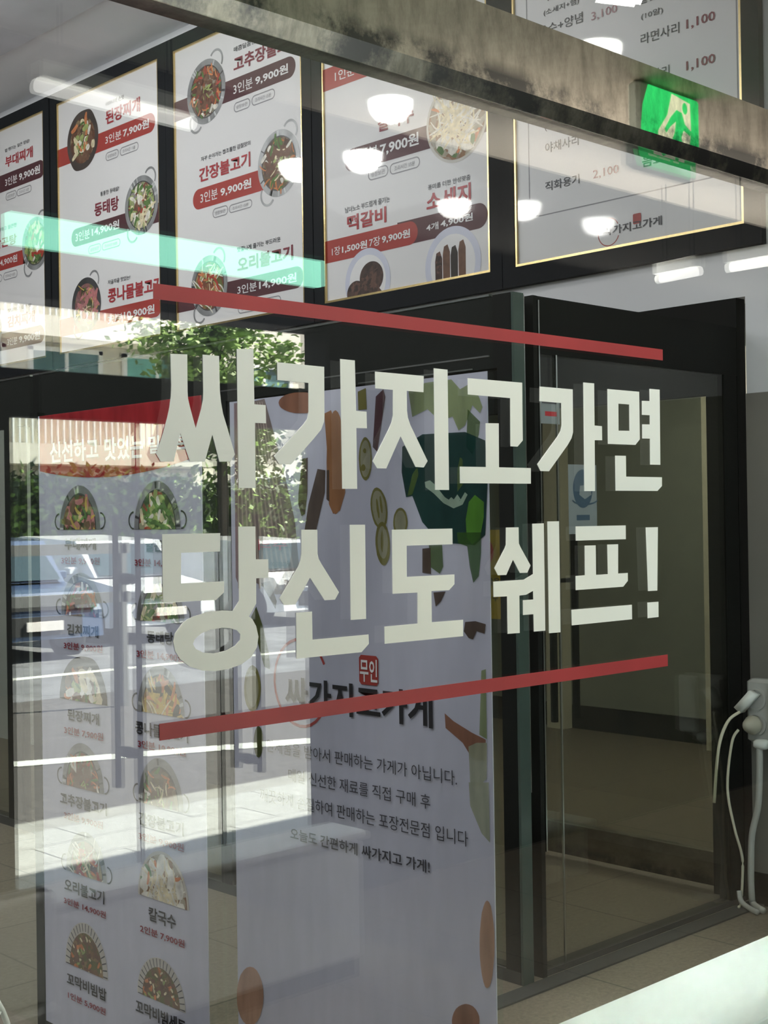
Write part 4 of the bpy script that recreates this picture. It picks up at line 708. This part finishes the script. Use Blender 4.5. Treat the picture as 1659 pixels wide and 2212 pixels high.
struct('trim_3', B(((XF - .35, .95, 0), (XP - .02, YS - .02, .006), 'carpet_edge')))
# inner door in the menu wall
dr = thing('door_1', 'x', 'x', (XP, 1.6, 0)); del dr['label'], dr['category']; dr['kind'] = 'structure'
m = MB(); m.box((XP, 1.04, 1.94), (XP + .06, 5.6, 2.3), 'dark_metal'); obj('header', m, dr)
m = MB(); m.box((XP, 1.18, .03), (XP + .05, 2.10, .16), 'steel_dull'); obj('bottom_rail', m, dr)
for y0, y1 in ((1.04, 1.18), (2.10, 2.20), (3.2, 3.35), (4.4, 4.5)):
    m = MB(); m.box((XP, y0, 0), (XP + .06, y1, 1.94), 'dark_metal'); obj('stile', m, dr)
for y0, y1 in ((1.18, 2.10), (2.20, 3.2), (3.35, 4.4)):
    m = MB(); m.box((XP + .02, y0, .16 if y1 < 2.15 else 0), (XP + .03, y1, 1.94), 'tinted_glass'); obj('pane', m, dr)
m = MB(); m.tube([(XP - .05, 1.92, .60), (XP - .05, 1.92, 1.45)], .016, 'dark_metal'); m.tube([(XP + .1, 1.92, .60), (XP + .1, 1.92, 1.45)], .016, 'dark_metal')
for z in (.8, 1.2): m.tube([(XP - .05, 1.92, z), (XP + .1, 1.92, z)], .010, 'dark_metal')
obj('handle', m, dr)
struct('baseboard_corridor', B(((7.47, .15, 0), (7.5, 9, .16), 'dark_metal')))
struct('trim_4', B(((7.30, 2.4, 0), (7.47, 3.0, 2.5), 'concrete_cream'), ((7.38, 4.2, 0), (7.47, 4.35, 2.5), 'concrete_cream')))

# frameless glass partition that carries the printed films
pg = thing('window_5', 'x', 'x', (XN, 1.0, 0)); del pg['label'], pg['category']; pg['kind'] = 'structure'
for y0, y1 in ((.020, .92), (.928, 1.785), (1.835, 2.6)):
    m = MB(); m.box((XN, y0, 0), (XN + .010, y1, 1.910), 'door_glass'); obj('pane', m, pg)
    m = MB(); m.box((XN, y0, 1.910), (XN + .010, y1, 1.914), 'trim_steel'); obj('glass_edge', m, pg)
m = MB(); m.box((XN - .004, 1.787, 0), (XN + .02, 1.832, 1.80), 'dark_metal'); obj('post', m, pg)
m = MB(); m.box((XN - .003, .020, 1.790), (XN, .90, 1.793), 'trim_steel'); obj('bright_trim', m, pg)
# street doors of the lobby (behind the camera, mirrored in the window)
od = thing('door_2', 'x', 'x', (2.8, -2.2, 0)); del od['label'], od['category']; od['kind'] = 'structure'
m = MB(); m.box((2.10, -2.27, 1.825), (3.50, -2.2, 1.98), 'dark_metal'); obj('header', m, od)
for x0, x1 in ((2.10, 2.14), (3.46, 3.50)):
    m = MB(); m.box((x0, -2.27, 0), (x1, -2.2, 1.825), 'dark_metal'); obj('post', m, od)
for x0, x1 in ((2.14, 2.634), (2.640, 2.986), (2.992, 3.46)):
    m = MB(); m.box((x0, -2.245, .02), (x1, -2.235, 1.825), 'door_glass'); obj('leaf', m, od)
for x in (2.636, 2.989):
    m = MB(); m.box((x - .003, -2.25, .02), (x + .003, -2.23, 1.825), 'dark_metal'); obj('edge_seal', m, od)
for x, kz in ((2.590, (.68, 1.28)), (3.107, (.59, 1.3))):
    m = MB()
    for y in (-2.165, -2.305): m.tube([(x, y, .55), (x, y, 1.50)], .017, 'dark_metal')
    for z in kz: m.tube([(x, -2.165, z), (x, -2.24, z), (x, -2.305, z)], .012, 'dark_metal', rs=[.010, .022, .010])
    obj('handle', m, od)

# ------------------------------------------------------------------ vinyl on the window
def decal(name, label, cat, polys_by_letter, mat, part, loc):
    t = thing(name, label, cat, loc)
    for polys in polys_by_letter:
        mb = MB()
        for poly in polys:
            if 'H' in poly:
                k = poly.index('H'); outer, hole = poly[:k], poly[k + 1:]
                # stitch ring between outline and hole
                co = (sum(p[0] for p in hole) / len(hole), sum(p[1] for p in hole) / len(hole))
                ang = lambda p: math.atan2(p[1] - co[1], p[0] - co[0])
                from mathutils.geometry import tessellate_polygon
                vs = [Vector((p[0], p[1], 0)) for p in outer], [Vector((p[0], p[1], 0)) for p in hole]
                tri = tessellate_polygon([vs[0], vs[1]]); allp = outer + hole
                no, nh = len(outer), len(hole); na = no + nh
                V3 = [(u, -.0006, v) for u, v in allp] + [(u, -.0014, v) for u, v in allp]
                F3 = [tuple(q) for q in tri] + [tuple(na + i for i in q) for q in tri]
                F3 += [(i, (i + 1) % no, na + (i + 1) % no, na + i) for i in range(no)] + [(no + i, no + (i + 1) % nh, na + no + (i + 1) % nh, na + no + i) for i in range(nh)]
                mb.add(V3, F3, mat)
            else:
                from mathutils.geometry import tessellate_polygon
                tri = tessellate_polygon([[Vector((p[0], p[1], 0)) for p in poly]]); n = len(poly)
                mb.add([(u, -.0006, v) for u, v in poly] + [(u, -.0014, v) for u, v in poly],
                       [tuple(q) for q in tri] + [tuple(n + i for i in q) for q in tri] + [(i, (i + 1) % n, n + (i + 1) % n, n + i) for i in range(n)], mat)
        obj(part, mb, t)
    return t
decal('vinyl_lettering', 'upper line of large white Korean vinyl letters on the shop window', 'lettering', UPPER_LINE, 'vinyl_white', 'letter', (1.9, -.001, 1.5))
decal('vinyl_lettering', 'lower line of white Korean vinyl letters on the window, ending in an exclamation mark', 'lettering', LOWER_LINE, 'vinyl_white', 'letter', (1.9, -.001, 1.2))
for lab, z0, z1 in (('red vinyl stripe on the window above the white lettering', 1.820, 1.8445), ('red vinyl stripe on the window below the white lettering', 1.133, 1.159)):
    m = MB(); m.box((1.196, -.0014, z0), (2.5575, -.0006, z1), 'vinyl_red'); tag(obj('vinyl_stripe', m), lab, 'window stripe')

# ------------------------------------------------------------------ menu posters on the right wall
def wall_place(x0, step=.0004): return lambda u, v, l: (x0 - l * step, -u, v)
VB, VT = 2.57, 4.19
def poster(label, u0, u1, items):
    t = thing('menu_poster', label, 'menu poster', (XP, -(u0 + u1) / 2, VB - .08), 'framed menu posters along the wall')
    fw_ = .074; m = MB()
    for a0, a1, b0, b1 in ((u0 - fw_, u0, VB - .085, VT + fw_), (u1, u1 + fw_, VB - .085, VT + fw_), (u0, u1, VB - .085, VB), (u0, u1, VT, VT + fw_)): m.box((XP - .034, -a1, b0), (XP - .001, -a0, b1), 'frame_black')
    obj('frame', m, t)
    m = MB(); g = .011
    for a0, a1, b0, b1 in ((u0, u0 + g, VB, VT), (u1 - g, u1, VB, VT), (u0 + g, u1 - g, VB, VB + g), (u0 + g, u1 - g, VT - g, VT)): m.box((XP - .031, -a1, b0), (XP - .012, -a0, b1), 'gold')
    obj('edge_trim', m, t)
    m = MB(); m.box((XP - .020, -u1 + g, VB + g), (XP - .012, -u0 - g, VT - g), 'paper_white'); obj('sheet', m, t)
    fl = Flat(wall_place(XP - .0202), (u0 + g, VB + g, u1 - g, VT - g))
    print_items(fl, items, t)
    m = MB(); x = XP - .026; m.add([(x, -u0 - g, VB + g), (x, -u1 + g, VB + g), (x, -u1 + g, VT - g), (x, -u0 - g, VT - g)], [(0, 1, 2, 3)], 'cover_acrylic'); obj('acrylic_cover', m, t)
    return t
poster('farthest menu poster, cut off by the left edge, with a green stew pot', -7.31, -6.155, POSTER_1)
poster('menu poster second from the left with a black stone bowl at top left', -5.99, -4.835, POSTER_2)
poster('tall menu poster showing three steel pots of stir-fried meat', -4.685, -3.542, POSTER_3)
poster('menu poster with a noodle bowl, meat patties and four sausages', -3.388, -2.262, POSTER_4)
poster('plain text price list poster at the right end of the row', -2.117, -.979, POSTER_5)

# ------------------------------------------------------------------ printed films on the vestibule glass
def window_film(label, u0, u1, v0, v1, items, notch=None):
    t = thing('window_film', label, 'window film', (XN, -(u0 + u1) / 2, v0), None)
    m = MB(); m.box((XN - .0032, -u1, v0), (XN - .0008, -u0, v1), 'film_white'); obj('backing', m, t)
    fl = Flat(wall_place(XN - .0034, .0003)); print_items(fl, items, t, 7)
    return t
window_film('tall white film with a red top and two columns of dishes on the glass partition', -1.784, -.984, .03, 1.788, LEFT_FILM)
window_film('tall white film with printed vegetables and lines of text on the glass partition', -.864, -.026, .03, 1.762, MIDDLE_FILM)
# notices on the glass
nt = thing('notice_sheet', 'yellow notice with a masked face stuck low on the inner door glass', 'notice', (XP + .015, 2.5, 1.1))
# outline: yellow sheet, red hair, pale mask, dark text lines
m = MB(); m.box((XP - .003, 2.20, 1.02), (XP - .001, 2.50, 1.42), 'notice_yellow'); obj('sheet', m, nt)
fl = Flat(wall_place(XP - .0032))
m = MB(); fl.ell(m, -2.38, 1.32, .085, .075, 'redband', 1); fl.poly(m, [(-2.43, 1.34), (-2.38, 1.36), (-2.33, 1.33), (-2.34, 1.28), (-2.39, 1.26), (-2.43, 1.29)], 'bowl_pale', 2); obj('printed_face', m, nt)
m = MB(); fl.text(m, '마스크착용', -2.46, 1.17, .2, .035, 2, 'ink', 1); fl.text(m, '확인필수', -2.43, 1.10, .16, .03, 2, 'ink', 1); obj('printed_text', m, nt)
def side_place(y0, step=.0004): return lambda u, v, l: (u, y0 - l * step, v)
st = thing('mask_sticker', 'grey sticker with a blue masked head on the vestibule side glass', 'sticker', (3.6, YS - .001, 1.40))
fs_ = Flat(side_place(YS - .0016))
m = MB(); m.box((3.515, YS - .0015, 1.415), (3.665, YS - .0004, 1.645), 'notice_grey'); obj('sheet', m, st)
m = MB(); fs_.ell(m, 3.59, 1.565, .052, .064, 'notice_blue', 1); fs_.poly(m, [(3.575, 1.575), (3.63, 1.58), (3.635, 1.545), (3.60, 1.53), (3.57, 1.545)], 'notice_grey', 2); fs_.arc(m, 3.60, 1.53, .07, .02, .006, 3.3, 6.1, 'notice_blue', 3); fs_.poly(m, [(3.555, 1.46), (3.625, 1.46), (3.625, 1.478), (3.555, 1.478)], 'notice_blue', 1); obj('printed_face', m, st)
st = thing('warning_sticker', 'dim sticker with a red line near the top of the vestibule side glass', 'sticker', (3.4, YS - .001, 1.75))
m = MB(); m.box((3.375, YS - .0015, 1.775), (3.475, YS - .0004, 1.875), 'notice_grey'); obj('sheet', m, st)
m = MB(); fs_.poly(m, [(3.40, 1.80), (3.465, 1.80), (3.465, 1.815), (3.40, 1.815)], 'red', 1); fs_.poly(m, [(3.385, 1.84), (3.465, 1.84), (3.465, 1.855), (3.385, 1.855)], 'ink', 1); obj('printed_text', m, st)
ct = thing('caution_sticker', 'red mirrored caution sticker behind the white printed film', 'sticker', (XN + .012, .62, 1.3))
fl = Flat(wall_place(XN - .0060, .0002))
m = MB(); fl.text(m, '주의', -0.649, 1.404, -0.107, 0.026, 1, 'red', 1); obj('red_text', m, ct)
m = MB(); fl.text(m, 'Attention', -0.642, 1.368, -0.07, 0.013, 0, 'rootbrown', 1); obj('small_text', m, ct)

# ------------------------------------------------------------------ bench, power strip and cords
db = thing('display_bench', 'low white bench top in bright light at the bottom right corner', 'bench', (3.5, .2, 0))
m = MB(); m.bevbox((2.0, .03, .185), (4.50, .378, .22), .004, 'bench_mint'); obj('top', m, db)
m = MB(); m.box((2.03, .06, 0), (4.47, .35, .185), 'cabinet_white'); obj('plinth', m, db)
ps = thing('power_strip', 'pale wall socket box with two plugs at the right edge', 'power strip', (XP, .93, .61))
m = MB(); m.bevbox((XP - .06, .80, .615), (XP - .002, .99, .855), .012, 'socket_grey'); obj('body', m, ps)
m = MB(); m.bevbox((XP - .075, .80, .630), (XP - .055, .885, .850), .006, 'white_plastic'); obj('cover', m, ps)
for z in (.782, .688):
    m = MB(); m.lathe([(.042, 0), (.042, -.006), (.034, -.006), (.033, -.001)], (XP - .06, .945, z), 'socket_grey', 20, 'x'); obj('socket', m, ps)
def cord(label, pts, r, mat, plug=None):
    m = MB(); m.tube(pts, r, mat, 8); c = obj('power_cord', m, ps, True); c['label'] = label
    if plug:
        m = MB(); plug(m); obj('plug', m, c, True)
def smooth_path(pts, n=5):
    out = []
    for i in range(len(pts) - 1):
        p0, p1, p2, p3 = (Vector(pts[max(0, min(len(pts) - 1, i + k))]) for k in (-1, 0, 1, 2))
        for q in range(n):
            t = q / n; out.append(.5 * ((2 * p1) + (p2 - p0) * t + (2 * p0 - 5 * p1 + 4 * p2 - p3) * t * t + (3 * p1 - p0 - 3 * p2 + p3) * t ** 3))
    return out + [Vector(pts[-1])]
cord('thick grey cord hanging from the bottom of the socket box', smooth_path([(4.47, .922, .62), (4.48, .930, .50), (4.49, .945, .38), (4.495, .975, .27), (4.495, .982, .15), (4.49, .978, .05), (4.49, .97, .012), (4.44, .90, .012)]), .0125, 'cord_grey', lambda m: m.bevbox((4.455, .89, .60), (4.50, .945, .635), .008, 'white_plastic'))
cord('white angled plug with a thin cord in the upper socket', smooth_path([(4.44, .985, .735), (4.40, 1.012, .70), (4.38, 1.04, .60), (4.36, 1.05, .40)]), .006, 'cord_cream', lambda m: m.prism([(4.455, .925, .80), (4.455, .955, .815), (4.44, 1.01, .75), (4.44, .985, .73)], (.035, 0, 0), 'white_plastic'))
cord('thin cream cord from the round beige plug in the lower socket', smooth_path([(4.43, .985, .67), (4.42, 1.008, .62), (4.42, 1.03, .45), (4.44, 1.016, .30), (4.47, 1.004, .19), (4.47, 1.004, .10), (4.47, 1.012, .012), (4.42, .99, .012)]), .0052, 'cord_cream', lambda m: m.lathe([(.034, 0), (.036, -.02), (.026, -.045), (.012, -.065)], (4.495, .955, .685), 'plug_beige', 16, 'x'))
cord('short white cord end lying behind the low bench', smooth_path([(4.46, 1.012, .06), (4.45, 1.0, .03), (4.44, .97, .014), (4.40, .90, .014)]), .010, 'cord_grey')

# electric fan at the lower left corner, inside the window
ef = thing('electric_fan', 'white electric fan guard peeking in at the lower left corner', 'fan', (.90, .30, 0))
cx, cy, cz, rg = .895, .30, .585, .205
m = MB()
for k in range(44):
    a = 2 * math.pi * k / 44; pts = [(cx + rg * s_ * math.cos(a), cy - .075 * (1 - s_ ** 2.4), cz + rg * s_ * math.sin(a)) for s_ in (.22, .4, .6, .8, .93, 1)]
    m.tube(pts, .0016, 'white_plastic', 5, False)
for s_ in (.45, .75):
    m.tube([(cx + rg * s_ * math.cos(t), cy - .075 * (1 - s_ ** 2.4), cz + rg * s_ * math.sin(t)) for t in [2 * math.pi * k / 48 for k in range(49)]], .0018, 'white_plastic', 5, False)
m.tube([(cx + rg * math.cos(t), cy, cz + rg * math.sin(t)) for t in [2 * math.pi * k / 60 for k in range(61)]], .0055, 'white_plastic', 8, False)
m.lathe([(.045, -.078), (.045, -.07), (.02, -.066)], (cx, cy, cz), 'white_plastic', 20, 'y'); obj('guard', m, ef, True)
for k in range(3):
    a = 2 * math.pi * k / 3; m = MB()
    m.prism([(cx + r * math.cos(a + d), cy - .03 + .03 * (d > 0), cz + r * math.sin(a + d)) for r, d in ((.03, -.3), (.17, -.35), (.185, .1), (.16, .5), (.03, .5))], (0, .003, 0), 'white_plastic'); obj('blade', m, ef)
m = MB(); m.lathe([(.05, .02), (.06, .04), (.055, .13), (.03, .15)], (cx, cy, cz), 'white_plastic', 20, 'y'); obj('motor', m, ef, True)
m = MB(); m.tube([(cx, cy + .08, .03), (cx, cy + .08, cz)], .014, 'white_plastic'); obj('pole', m, ef)
m = MB(); m.lathe([(.14, 0), (.14, .015), (.06, .035), (.02, .045)], (cx, cy + .08, 0), 'white_plastic', 28); obj('base', m, ef, True)

# ------------------------------------------------------------------ shop ceiling lamps (mirrored in the poster covers)
LAMPS = [(2.805, 4.664, 'reflected largest in the noodle poster'), (2.068, 5.729, 'reflected beside the noodle price band'), (.407, 6.351, 'reflected over the sausage heading'), (2.61, 3.111, 'nearest the window, reflected high in the price list'), (-1.163, 5.982, 'farthest left, reflected low in the price list'), (-.13, 6.012, 'reflected at the left edge of the price list'), (2.274, 6.248, 'reflected at the right edge of the stir-fry poster')]
def ceiling_lamp(x, y, lab):
    t = thing('ceiling_lamp', 'round white ceiling lamp ' + lab, 'ceiling lamp', (x, y, 4.27), 'round lamps on the shop ceiling')
    m = MB(); m.lathe([(.17, 0), (.17, -.02), (.15, -.025)], (x, y, 4.27), 'white_plastic', 28); obj('housing', m, t)
    m = MB(); m.lathe([(.15, -.025), (.148, -.06), (.135, -.10), (.10, -.14), (.05, -.16), (.01, -.165)], (x, y, 4.27), 'lamp_glow', 28); obj('globe', m, t, True)
    return t
L0 = ceiling_lamp(*LAMPS[0])
for x, y, lab in LAMPS[1:]:
    r = L0.copy(); COL.objects.link(r); r.location = (x, y, 4.27); r['label'] = 'round white ceiling lamp ' + lab
    for ch in L0.children: c = ch.copy(); COL.objects.link(c); c.parent = r
def tube_light(label, a, b, r=.022):
    t = thing('tube_light', label, 'tube light', ((a[0] + b[0]) / 2, (a[1] + b[1]) / 2, a[2]), 'fluorescent tubes')
    m = MB(); m.tube([a, b], r, 'tube_glow', 12); obj('tube', m, t, True)
    A, Bv = Vector(a), Vector(b); d = (Bv - A).normalized(); h = 4.27 if a[1] > 0 else 3.07
    m = MB(); q = d.cross(Vector((0, 0, 1))) * .035
    m.prism([A - q + Vector((0, 0, r)), A + q + Vector((0, 0, r)), A + q + Vector((0, 0, r + .05)), A - q + Vector((0, 0, r + .05))], Bv - A, 'white_plastic'); obj('housing', m, t)
    m = MB()
    for f_ in (.15, .85): p = A + (Bv - A) * f_; m.tube([(p.x, p.y, a[2] + r + .05), (p.x, p.y, h)], .004, 'dark_metal', 6)
    obj('rod', m, t)
# ------------------------------------------------------------------ lobby: exit sign, mint transom, cabinet, chair (mirrored)
ex = thing('exit_sign', 'green running man exit sign mirrored in the steel transom', 'exit sign', (4.29, -1.16, 2.83))
m = MB(); m.bevbox((4.09, -1.215, 2.755), (4.49, -1.162, 3.068), .012, 'white_plastic'); obj('housing', m, ex)
E_ = Flat(lambda u, v, l: (u, -1.1615 + l * .0004, v))
m = MB(); E_.poly(m, [(4.13, 2.765), (4.47, 2.765), (4.478, 2.775), (4.478, 3.05), (4.47, 3.06), (4.15, 3.06), (4.115, 2.98), (4.103, 2.90), (4.106, 2.82)], 'exit_green', 0)
E_.poly(m, [(4.20, 2.815), (4.40, 2.815), (4.425, 2.93), (4.42, 3.04), (4.30, 3.055), (4.27, 2.97), (4.21, 2.90)], 'exit_cream', 1)
E_.ell(m, 4.385, 3.015, .017, .022, 'exit_green', 2)
E_.poly(m, [(4.33, 3.0), (4.365, 2.995), (4.385, 2.955), (4.425, 2.935), (4.42, 2.915), (4.375, 2.93), (4.36, 2.90), (4.375, 2.86), (4.36, 2.815), (4.34, 2.815), (4.345, 2.855), (4.32, 2.87), (4.29, 2.83), (4.26, 2.815), (4.25, 2.83), (4.285, 2.86), (4.315, 2.91), (4.325, 2.955), (4.29, 2.93), (4.26, 2.90), (4.25, 2.915), (4.29, 2.965)], 'exit_green', 2)
obj('face', m, ex)
ms = thing('mint_transom', 'long mint green transom band with added glow over the street doors, mirrored across the posters', 'transom band', (2.8, -2.2, 2.37))  # transom with mint film, daylight glow put in as emission
m = MB(); m.box((2.142, -2.24, 2.385), (3.48, -2.196, 2.484), 'mint_transom'); obj('face', m, ms)
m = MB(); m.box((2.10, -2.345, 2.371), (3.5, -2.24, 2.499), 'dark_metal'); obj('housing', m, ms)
tube_light('short tube light hung near the menu end of the lobby, mirrored under the price list', (5.51, -2.04, 2.62), (5.48, -1.80, 2.62))
tube_light('tube light hung at the lobby end, mirrored at the far right', (5.52, -1.66, 2.62), (5.52, -1.30, 2.62))
tube_light('long tube light on the shop ceiling, mirrored in the upper window pane', (2.07, -1.893, 2.80), (2.66, -1.913, 2.80))
cb = thing('low_cabinet', 'low white cabinet in the lobby, mirrored in the lower window', 'cabinet', (2.25, -1.63, 0))
m = MB(); m.bevbox((1.50, -1.62, .06), (2.97, -1.46, .44), .01, 'cabinet_white'); obj('body', m, cb)
m = MB(); m.box((1.52, -1.61, 0), (2.95, -1.475, .06), 'dark_metal'); obj('plinth', m, cb)
m = MB(); m.bevbox((1.48, -1.64, .44), (2.99, -1.45, .465), .005, 'cabinet_white'); obj('top', m, cb)
wc = thing('plastic_chair', 'white plastic chair in the lobby mirrored at the lower left', 'chair', (1.40, -1.0, 0))
m = MB(); m.bevbox((1.28, -1.2, .40), (1.52, -.86, .43), .01, 'white_plastic'); obj('seat', m, wc)
m = MB(); m.bevbox((1.28, -.90, .43), (1.515, -.86, .68), .015, 'white_plastic'); obj('backrest', m, wc)
for x in (1.30, 1.49):
    for y in (-1.18, -.88): m = MB(); m.tube([(x, y, 0), (x, y, .40)], .014, 'white_plastic'); obj('leg', m, wc)

# ------------------------------------------------------------------ street (seen only as reflection)
struct('sidewalk', B(((-10, -4.15, -.12), (30, -2.35, -.01), 'paving')))
struct('curb', B(((-10, -4.35, -.14), (30, -4.15, -.01), 'curb_stone')))
struct('road_brick', B(((-10, -9.2, -.3), (40, -4.35, -.10), 'brick_road')))
struct('road', B(((-10, -20.6, -.5), (60, -9.2, -.28), 'asphalt')))
m = MB(); m.prism([(3.5, -6.6, -.099), (4.0, -6.6, -.099), (9.0, -4.7, -.099), (8.4, -4.65, -.099)], (0, 0, .004), 'road_paint'); m.box((-5, -12.4, -.279), (40, -12.2, -.275), 'road_paint'); struct('road_marking', m)
struct('far_sidewalk', B(((-10, -25, -.5), (60, -20.6, -.12), 'paving')))
def car(label, x, y, L, W, H, mat, plate, facing=1):
    t = thing('car', label, 'car', (x, y, 0), 'cars on the street')
    half = lambda prof: [(x + px_ * facing * L, py_) for px_, py_ in prof]
    body = [(-.5, .28), (-.49, .62), (-.44, .86), (-.2, 1.0), (.2, .98), (.44, .9), (.5, .7), (.5, .3), (.40, .24), (-.42, .24)]
    m = MB(); m.prism([(x + a * L, y - W / 2, b * H / 1.6) for a, b in body], (0, W, 0), mat); obj('body', m, t)
    m = MB(); m.prism([(x + a * L, y - W / 2 + .08, b * H / 1.6) for a, b in ((-.30, .97), (-.17, 1.52), (.22, 1.6), (.40, 1.5), (.46, .93))], (0, W - .16, 0), mat); obj('roof', m, t)
    m = MB()
    m.prism([(x + a * L, y + W / 2 - .085, b * H / 1.6) for a, b in ((-.26, 1.02), (-.16, 1.44), (.03, 1.50), (.03, 1.02))], (0, .012, 0), 'car_glass')
    m.prism([(x + a * L, y + W / 2 - .085, b * H / 1.6) for a, b in ((.06, 1.02), (.06, 1.50), (.34, 1.45), (.40, 1.02))], (0, .012, 0), 'car_glass')
    m.add([(x - .302 * L, y - W / 2 + .14, 1.0 * H / 1.6), (x - .302 * L, y + W / 2 - .14, 1.0 * H / 1.6), (x - .188 * L, y + W / 2 - .2, 1.46 * H / 1.6), (x - .188 * L, y - W / 2 + .2, 1.46 * H / 1.6)], [(0, 1, 2, 3)], 'car_glass'); obj('window', m, t)
    for wx in (-.31, .31):
        for sy in (-1, 1):
            m = MB(); m.lathe([(.33, -.1), (.34, -.08), (.34, .08), (.33, .1)], (x + wx * L, y + sy * (W / 2 - .08), .29), 'tyre', 24, 'y'); w_ = obj('wheel', m, t, True)
            m = MB(); m.lathe([(.2, -.11), (.2, .11)], (x + wx * L, y + sy * (W / 2 - .075), .29), 'chrome', 16, 'y'); obj('hubcap', m, w_)
    m = MB(); m.box((x - .503 * L, y - .55, .34), (x - .49 * L, y + .55, .58), 'tyre'); m.box((x - .497 * L, y - .45, .66), (x - .487 * L, y + .45, .74), 'tyre'); obj('grille', m, t)
    m = MB(); m.box((x - .51 * L, y - .26, .40), (x - .495 * L, y + .26, .52), 'plate_white'); obj('number_plate', m, t)
    for sy in (-1, 1):
        m = MB(); m.bevbox((x - .497 * L, y + sy * W * .36 - .16, .66), (x - .47 * L, y + sy * W * .36 + .16, .78), .01, 'chrome'); obj('headlamp', m, t)
        m = MB(); m.bevbox((x - .22 * L, y + sy * (W / 2 + .08) - .08, 1.0), (x - .18 * L, y + sy * (W / 2 + .08) + .08, 1.12), .02, mat); obj('mirror', m, t)
    t.location.z = -.28; t.rotation_euler = (0, 0, -math.pi / 2)
    return t
car('white car facing the shop across the street, mirrored behind the first lower letter', 11.5, -17.0, 4.2, 1.66, 1.58, 'car_white', True)
car('dark blue car mirrored at the left edge of the window', 8.8, -15.9, 4.2, 1.75, 1.62, 'car_blue', True)
car('white car farthest right, mirrored low between the lettering', 15.2, -17.8, 4.2, 1.75, 1.5, 'car_white', True)
rl = thing('street_railing', 'grey low street railing mirrored across the left film', 'railing', (5.3, -8.27, -.1))
for z in (.80, 1.22):
    m = MB(); m.box((3.6, -8.30, z), (6.5, -8.24, z + .09), 'rail_grey'); obj('rail', m, rl)
for x in (3.7, 5.1, 6.44):
    m = MB(); m.box((x - .025, -8.3, -.1), (x + .025, -8.24, 1.3), 'rail_grey'); obj('post', m, rl)
ab = thing('apartment_building', 'cream apartment block with mint balcony glass across the street', 'building', (16, -25, 0))
m = MB(); m.box((4, -33, -.12), (40, -25, 13), 'concrete_cream'); obj('wall', m, ab)
for fl_ in range(4):
    z = 2.78 + 2.75 * fl_ - 2.75
    m = MB(); m.box((4, -25, z), (19.4, -24.1, z + .44), 'concrete_cream'); obj('balcony', m, ab)
    m = MB(); m.box((4, -24.16, z + 1.02), (19.4, -24.08, z + 1.08), 'balcony_white')
    for k in range(102): m.box((4.05 + k * .15, -24.14, z + .44), (4.085 + k * .15, -24.10, z + 1.02), 'balcony_white')
    obj('railing', m, ab)
    for x in (5.2, 7.6, 10.0, 12.4, 14.8, 17.2, 20.4, 23.0, 26.0):
        f = MB()
        for a0, a1, b0, b1 in ((0, .1, 0, 1.15), (1.75, 1.85, 0, 1.15), (0, 1.85, 1.07, 1.17), (0, 1.85, -.02, .06), (.9, .97, 0, 1.1)): f.box((x + a0, -24.98, z - 1.28 + b0), (x + a1, -24.9, z - 1.28 + b1), 'balcony_white')
        w_ = obj('window', f, ab); m = MB(); m.box((x + .1, -24.99, z - 1.25), (x + 1.75, -24.95, z - .2), 'green_glass' if int(x) % 2 else 'window_dark'); obj('pane', m, w_)
def tree(label, x, y, H, R_, trunk, n):
    t = thing('street_tree', label, 'tree', (x, y, 0), 'street trees')
    m = MB(); m.tube([(x, y, -.05), (x + .08, y, H * .3), (x - .05, y + .1, H * .6), (x + .05, y, H * .9)], .1, 'bark', 10, True, [.15, .12, .1, .04])
    for k in range(6):
        a = k * 1.1; m.tube([(x, y, H * (.4 + .07 * k)), (x + R_ * .6 * math.cos(a), y + R_ * .6 * math.sin(a), H * (.55 + .07 * k))], .04, 'bark', 6, True, [.05, .015])
    obj('trunk', m, t, True)
    m = MB(); blobs = [(x + random.gauss(0, .42) * R_, y + random.gauss(0, .42) * R_, H * random.uniform(.42, 1.0)) for k in range(26)]
    for k in range(n):
        c = random.choice(blobs); p = Vector((random.gauss(c[0], .26 * R_), random.gauss(c[1], .26 * R_), random.gauss(c[2], .16 * R_)))
        a = Vector((random.gauss(0, 1), random.gauss(0, 1), random.gauss(0, .5))).normalized() * random.uniform(.06, .12); b = a.cross(Vector((random.gauss(0, 1), random.gauss(0, 1), random.gauss(0, 1)))).normalized() * .05
        m.add([p - a, p - b, p + a, p + b], [(0, 1, 2, 3)], 'leaf_green')
    obj('foliage', m, t)
tree('tall leafy green street tree mirrored above the first letter', 17.3, -21.4, 6.6, 1.3, .15, 7000)
tree('lower green street tree mirrored under the red stripe', 19.4, -20.3, 4.2, .62, .15, 4200)
hg = thing('hedge', 'long dark green hedge behind the parked cars, mirrored above them', 'hedge', (16, -22.8, -.12))
m = MB(); m.bevbox((7.0, -23.3, -.12), (26, -22.4, 2.35), .15, 'leaf_dark'); obj('core', m, hg)
m = MB()
for k in range(11000):
    p = Vector((random.uniform(6.9, 26.1), random.gauss(-22.35, .16), random.uniform(-.1, 2.55) + .18 * math.sin(k * .37)))
    a = Vector((random.gauss(0, 1), random.gauss(0, .6), random.gauss(0, 1))).normalized() * random.uniform(.05, .13); b = a.cross(Vector((random.gauss(0, 1), random.gauss(0, 1), random.gauss(0, 1)))).normalized() * .055
    m.add([p - a, p - b, p + a, p + b], [(0, 1, 2, 3)], 'leaf_green' if k % 3 else 'leaf_dark')
obj('foliage', m, hg)
